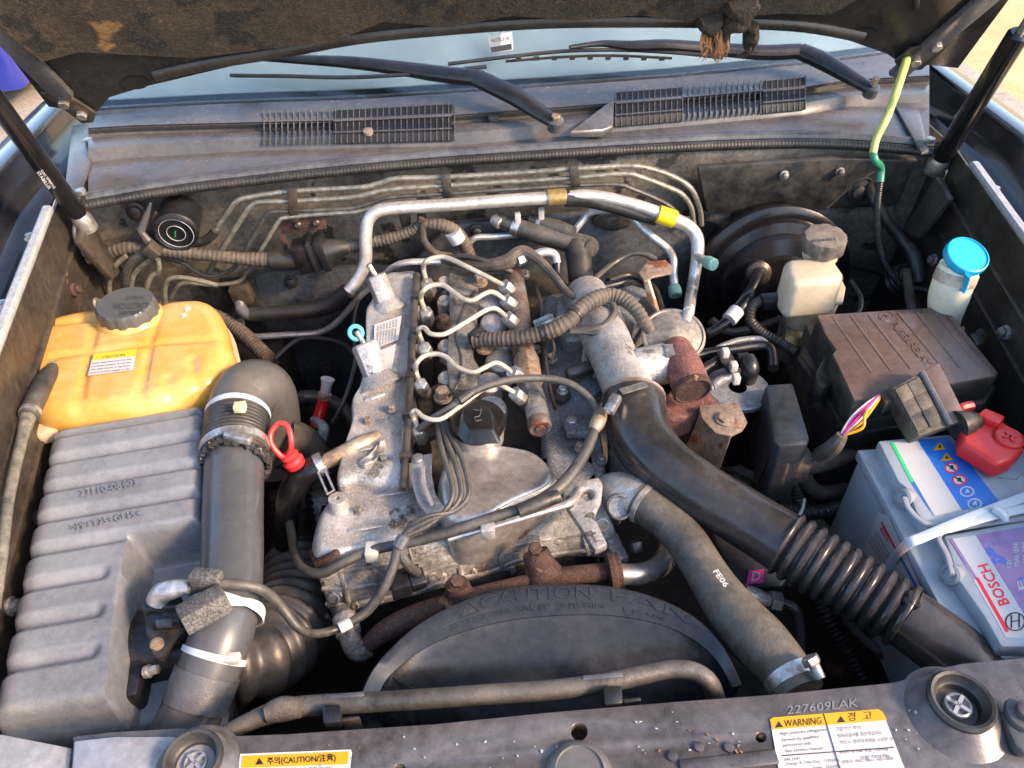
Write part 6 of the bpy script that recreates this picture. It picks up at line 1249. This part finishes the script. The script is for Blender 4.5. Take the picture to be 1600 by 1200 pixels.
# moulded letters along the rim
def rim_pt(u, v): # u along 0..1, v 0 top .. 1 inner edge
    x = u*(len(AT)-1); i = min(int(x), len(AT)-2); f_ = x-i; a = AT[i].lerp(AT[i+1], f_); b = AM[i].lerp(AM[i+1], f_); return a.lerp(b, v)+Vector((0, 0, .0012))
def rim_u(px):
    best = 0; bd = 1e9
    for i in range(400):
        p = rim_pt(i/400, .5); q = p-CAM; X_ = 800+F*(q.x*Xc.x+q.y*Yc.x+q.z*Zc.x)/-(q.x*Xc.z+q.y*Yc.z+q.z*Zc.z)
        if abs(X_-px) < bd: bd = abs(X_-px); best = i/400
    return best
def rimtext(st, x0, x1, v0, v1, th=.0010):
    vs, fc = text_mesh(st, .5); lo_ = min(v.x for v in vs); hi_ = max(v.x for v in vs); u0, u1 = rim_u(x0), rim_u(x1); m = MB()
    m.add([rim_pt(u0+(u1-u0)*(v.x-lo_)/(hi_-lo_), v1+(v0-v1)*v.y/.7)+Vector((0, -.3, 1))*(v.z*th+th*.3) for v in vs], fc); part('moulded_letters', m, SHROUD, fs)
rimtext('CAUTION', 752, 925, .10, .50); rimtext('FAN', 955, 1075, .10, .50); rimtext('25237-29050  SAE PP', 700, 860, .62, .80); rimtext('> PP-T40 <', 876, 946, .62, .80); rimtext('! FAN', 975, 1040, .66, .82)
m = MB(); m.tube([rim_pt(rim_u(718), .55), rim_pt(rim_u(733), .12), rim_pt(rim_u(748), .5)], .0007, m=True, closed=True, n=1, sides=5); m.tube([rim_pt(u, .58) for u in [rim_u(690)+i*.012 for i in range(14)]], .0006, m=True, sides=5); part('moulded_triangle', m, SHROUD, fs)
# ---------------------------------------------------------------- front hose with clips
fh2 = thing('cooler_hose', 'long grey rubber hose lying along the front crossmember', 'hose')
m = MB(); m.tube([(345, 1152, .925), (385, 1130, .925), (430, 1112, .925), (480, 1103, .925), (560, 1098, .925), (660, 1092, .925), (760, 1085, .925), (860, 1078, .925), (940, 1068, .925), (1000, 1055, .925), (1045, 1046, .925), (1080, 1048, .925), (1105, 1062, .92), (1117, 1085, .90), (1120, 1110, .87)], [13, 14, 16, 16, 15.5, 15.5, 15.5, 15.5, 15.5, 15, 14.5, 14.5, 14.5, 14.5, 14.5], sides=20, n=8); part('hose', m, RUB, fh2)
m = MB(); m.tube([(415, 1116, .932), (440, 1108, .932), (470, 1106, .932)], [14, 19, 15], sides=12); part('perished_patch', m, TAPE, fh2)
for x, y in ((518, 1112), (958, 1083)):
    m = MB(); m.slab([(x-16, y-12), (x+14, y-14), (x+16, y+16), (x-14, y+19)], .942, .012); part('clip', m, PLAST, fh2, bevel=.003)
    m = MB(); m.slab([(x+14, y+8), (x+44, y+5), (x+44, y+12), (x+16, y+16)], .93, .02); part('clip_foot', m, PLASTD, fh2, bevel=.002)
for x, y in ((505, 1082), (910, 1052)):
    m = MB(); m.slab([(x, y+2), (x+64, y-3), (x+64, y+6), (x, y+11)], .935, .008); part('clip_top', m, PLASTG, fh2, bevel=.002)
# ---------------------------------------------------------------- front crossmember
xm = thing('crossmember', 'dark painted front crossmember with labels, holes and rubber bumpers', 'crossmember')
back = [(115, 1151), (175, 1144), (280, 1138), (315, 1140), (343, 1146), (371, 1150), (450, 1147), (550, 1140), (675, 1132), (850, 1114), (1050, 1097), (1200, 1086), (1365, 1070), (1400, 1066), (1432, 1056), (1470, 1044), (1505, 1037), (1600, 1028), (1700, 1020)]
frt = [(1720, 1290), (1200, 1330), (800, 1345), (100, 1370)]
holes = [arc_px(905, 1143, 13, 14, n=18), arc_px(1189, 1152, 8.5, 8, n=16), arc_px(625, 1199, 8, 6, n=14)]
m = MB(); m.slab(back+frt, .95, .012, holes=holes); part('top_panel', m, XM, xm, bevel=.002, ang=50)
m = MB(); bk = [W(x, y, .938) for x, y in back]; m.loft([bk, [p+Vector((0, .0, -.06)) for p in bk]], (0, -.003, 0)); part('rear_flange', m, XM, xm)
m = MB(); m.slab([(-60, 1140), (0, 1146), (112, 1168), (100, 1260), (-60, 1260)], .946, .012); part('end_plate', m, XML, xm, bevel=.002)
m = MB(); m.slab([(115, 1157), (180, 1150), (270, 1150), (340, 1165), (360, 1225), (330, 1290), (105, 1290)], .9545, .004); part('corner_plate', m, XML, xm, bevel=.002)
for (x, y, r) in ((904, 1146, 13), (1189, 1154, 9), (625, 1201, 8)):
    p = W(x, y, .928); m = MB(); m.lathe(p, (0, 0, 1), [(r*1.5*mpp(p), -.004), (r*1.5*mpp(p), 0)], sides=16); part('rust_in_hole', m, RUST, xm)
for (x, y) in ((1092, 1167), (1139, 1168), (1051, 1182)):
    p = W(x, y, .951); m = MB(); m.lathe(p, (0, 0, 1), [(.0045, -.002), (.0042, .0015), (.002, .002)], sides=14); part('rivet', m, XM, xm)
p = W(905, 1210, .95); m = MB(); k = mpp(p); m.lathe(p, (0, 0, 1), [(56*k, -.004), (50*k, .004), (42*k, .008), (38*k, .009), (36*k, .007), (4*k, .008)], sides=40); part('latch_dome', m, COWL, xm)
m = MB(); m.tube([W(922, 1163, .952), W(935, 1170, .952), (945, 1175, .952)], 3, sides=8, flat=(.4, 1)); part('pressed_slot', m, XM, xm)
m = MB(); m.bar(W(1062, 1200, .951), W(1215, 1183, .951), .012, .004); part('pressed_bead', m, XM, xm, bevel=.002)
# bumpers with cross inside
for lab, (x, y), s_ in (('round rubber hood bumper in collar beside the warning label', (1497, 1102), 1.0), ('round rubber hood bumper beside the yellow caution label', (305, 1192), .92)):
    hb_ = thing('hood_bumper', lab, 'bumper', 'hood bumpers on the crossmember')
    p = W(x, y, .956); k = mpp(p)*s_
    m = MB(); m.lathe(p, (0, 0, 1), [(82*k, -.008), (70*k, -.004), (56*k, .004), (48*k, .006), (46*k, -.007), (3*k, -.0075)], sides=44, wob=lambda a, j: 1+(.12*math.cos(a+1.9) if j < 2 else 0)); part('pressed_collar', m, XM, hb_)
    m = MB(); m.lathe(p, (0, 0, 1), [(4*k, -.0065), (50*k, -.006), (50*k, .009), (46*k, .012), (41*k, .011), (37*k, .004), (33*k, .002), (31*k, -.004), (4*k, -.005)], sides=44); part('rubber_ring', m, RUBB, hb_)
    m = MB(); m.lathe(p, (0, 0, 1), [(20*k, -.005), (20*k, .001), (17*k, .002), (16*k, -.002), (14*k, -.003)], sides=30)
    for i in range(4):
        q = math.pi/4+i*math.pi/2; m.box(p+Vector((math.cos(q)*10*k, math.sin(q)*10*k, .0)), (18*k, 6*k, .004), Matrix.Rotation(q, 3, 'Z'))
    part('cross_insert', m, XML, hb_)
m = MB(); m.slab([(1562, 1112), (1580, 1105), (1640, 1110), (1640, 1180), (1600, 1175), (1588, 1165)], .962, .012); q = part('latch_plate', m, COWL, None, 'small grey plate with bolt on the crossmember corner', 'plate', bevel=.003)
m = MB(); p = W(1600, 1118, .963); m.lathe(p, (0, 0, 1), [(.016, 0), (.015, .004), (.009, .005), (.009, .011), (.007, .012)], sides=20); part('bolt', m, COWL, q)
# labels on the crossmember
f = S(.9505)
wl2 = thing('warning_label', 'white refrigerant label with orange WARNING header on crossmember', 'label')
m = MB(); decal(m, [(1203, 1124), (1208, 1121), (1372, 1108), (1379, 1112), (1425, 1230), (1225, 1250)], f, .0006); part('sheet', m, LWHITE, wl2)
m = MB(); decal(m, [(1203, 1124), (1208, 1121), (1372, 1108), (1379, 1112), (1386, 1125), (1208, 1140)], f, .0010); part('header', m, LYEL, wl2)
m = MB(); text(m, 'WARNING', (1226, 1136), (1284, 1131), 11, f, .0014); text(m, '경  고', (1325, 1126), (1363, 1123), 11, f, .0014)
for x, y in ((1211, 1137), (1308, 1129)): decal(m, [(x, y), (x+6, y-10), (x+13, y-1)], f, .0014)
for x, y in ((1211, 1137), (1308, 1129)): pass
decal(m, [(1286, 1115), (1287.5, 1115), (1325, 1240), (1323.5, 1240)], f, .0014); decal(m, [(1222, 1180), (1398, 1167), (1398.6, 1168.5), (1222.6, 1181.5)], f, .0014); part('print', m, INK, wl2)
m = MB()
for s_, p0, p1, h_ in (('· High pressure refrigerant', (1215, 1149), (1292, 1142), 5), ('· Service by qualified', (1218, 1159), (1280, 1153), 5), ('  personnel only', (1224, 1167), (1268, 1163), 5), ('· See service manual', (1223, 1176), (1286, 1171), 5), ('SAE J 639', (1226, 1189), (1250, 1187), 4.5), ('Charge: R-134a Dual  1120±30g', (1228, 1196), (1312, 1189), 4.5), ('Single  720±30g', (1270, 1202), (1314, 1199), 4.5), ('· 고압가스 주의', (1302, 1142), (1345, 1139), 5), ('· 정비지침서를 참조하십시오', (1306, 1153), (1378, 1147), 5), ('· 반드시 정비자격증을 소지한 자', (1310, 1163), (1396, 1157), 5), ('냉매량: R-134a  듀얼 1120±30g', (1312, 1178), (1388, 1172), 4.5), ('싱글 720±30g', (1344, 1186), (1390, 1182), 4.5), ('냉동유: PAG 180cc  ND-OIL8', (1316, 1193), (1396, 1187), 4.5)):
    text(m, s_, p0, p1, h_, f, .0014)
part('small_print', m, GINK, wl2)
m = MB(); text(m, '227609LAK', (1230, 1116), (1341, 1104), 13, f, .0004, upv=(0, -1)); part('stencilled_number', m, mat('stencil_grey', (.17, .165, .17), .5, bump=0), xm)
cl2 = thing('caution_label', 'yellow caution label on the crossmember beside hood bumper', 'label')
m = MB(); decal(m, [(375, 1178), (548, 1171), (550, 1176), (540, 1262), (365, 1272)], f, .0006); part('sheet', m, LWHITE, cl2)
m = MB(); decal(m, [(379, 1181), (545, 1174), (543, 1194), (377, 1200)], f, .0010); part('header', m, LYEL, cl2)
m = MB(); text(m, '주의(CAUTION/注意)', (418, 1194), (525, 1188), 9, f, .0014, bold=True); decal(m, [(399, 1195), (405, 1184), (412, 1194)], f, .0014); text(m, '엔진 작동중에는 팬에 손대지 마시오', (402, 1208), (520, 1203), 5, f, .0014); part('print', m, INK, cl2)
# dust flecks, seed husks and leaf crumbs lying about
rn = random.Random(11)
def crumbs(name, lab, spots, mt, n, sz):
    m = MB()
    for i in range(n):
        x0, y0, x1, y1, z = spots[rn.randrange(len(spots))]; p = W(rn.uniform(x0, x1), rn.uniform(y0, y1), z); s1 = sz*rn.uniform(.4, 1.3)
        m.box(p, (s1, s1*rn.uniform(.3, .8), s1*.3), Matrix.Rotation(rn.random()*6, 3, 'Z') @ Matrix.Rotation(rn.uniform(-.3, .3), 3, 'X'))
    o = part(name, m, mt, None, lab, 'debris', kind='stuff')
crumbs('leaf_crumbs', 'brown leaf crumbs scattered on cowl and crossmember', [(180, 240, 420, 270, 1.0265), (700, 225, 1400, 205, 1.0265), (400, 1160, 880, 1190, .9515), (960, 1140, 1180, 1180, .9515)], FIBRE, 40, .003)
crumbs('pale_flecks', 'pale dust flecks scattered over the front crossmember', [(400, 1150, 880, 1200, .9515), (950, 1110, 1190, 1200, .9515), (1395, 1090, 1440, 1190, .9515), (690, 1135, 880, 1200, .9515)], RAIL, 40, .0017)
finish()
for o in list(COL.objects):
    if o.type == 'MESH' and o.parent is None and 'label' not in o and 'kind' not in o: print('NO LABEL', o.name)
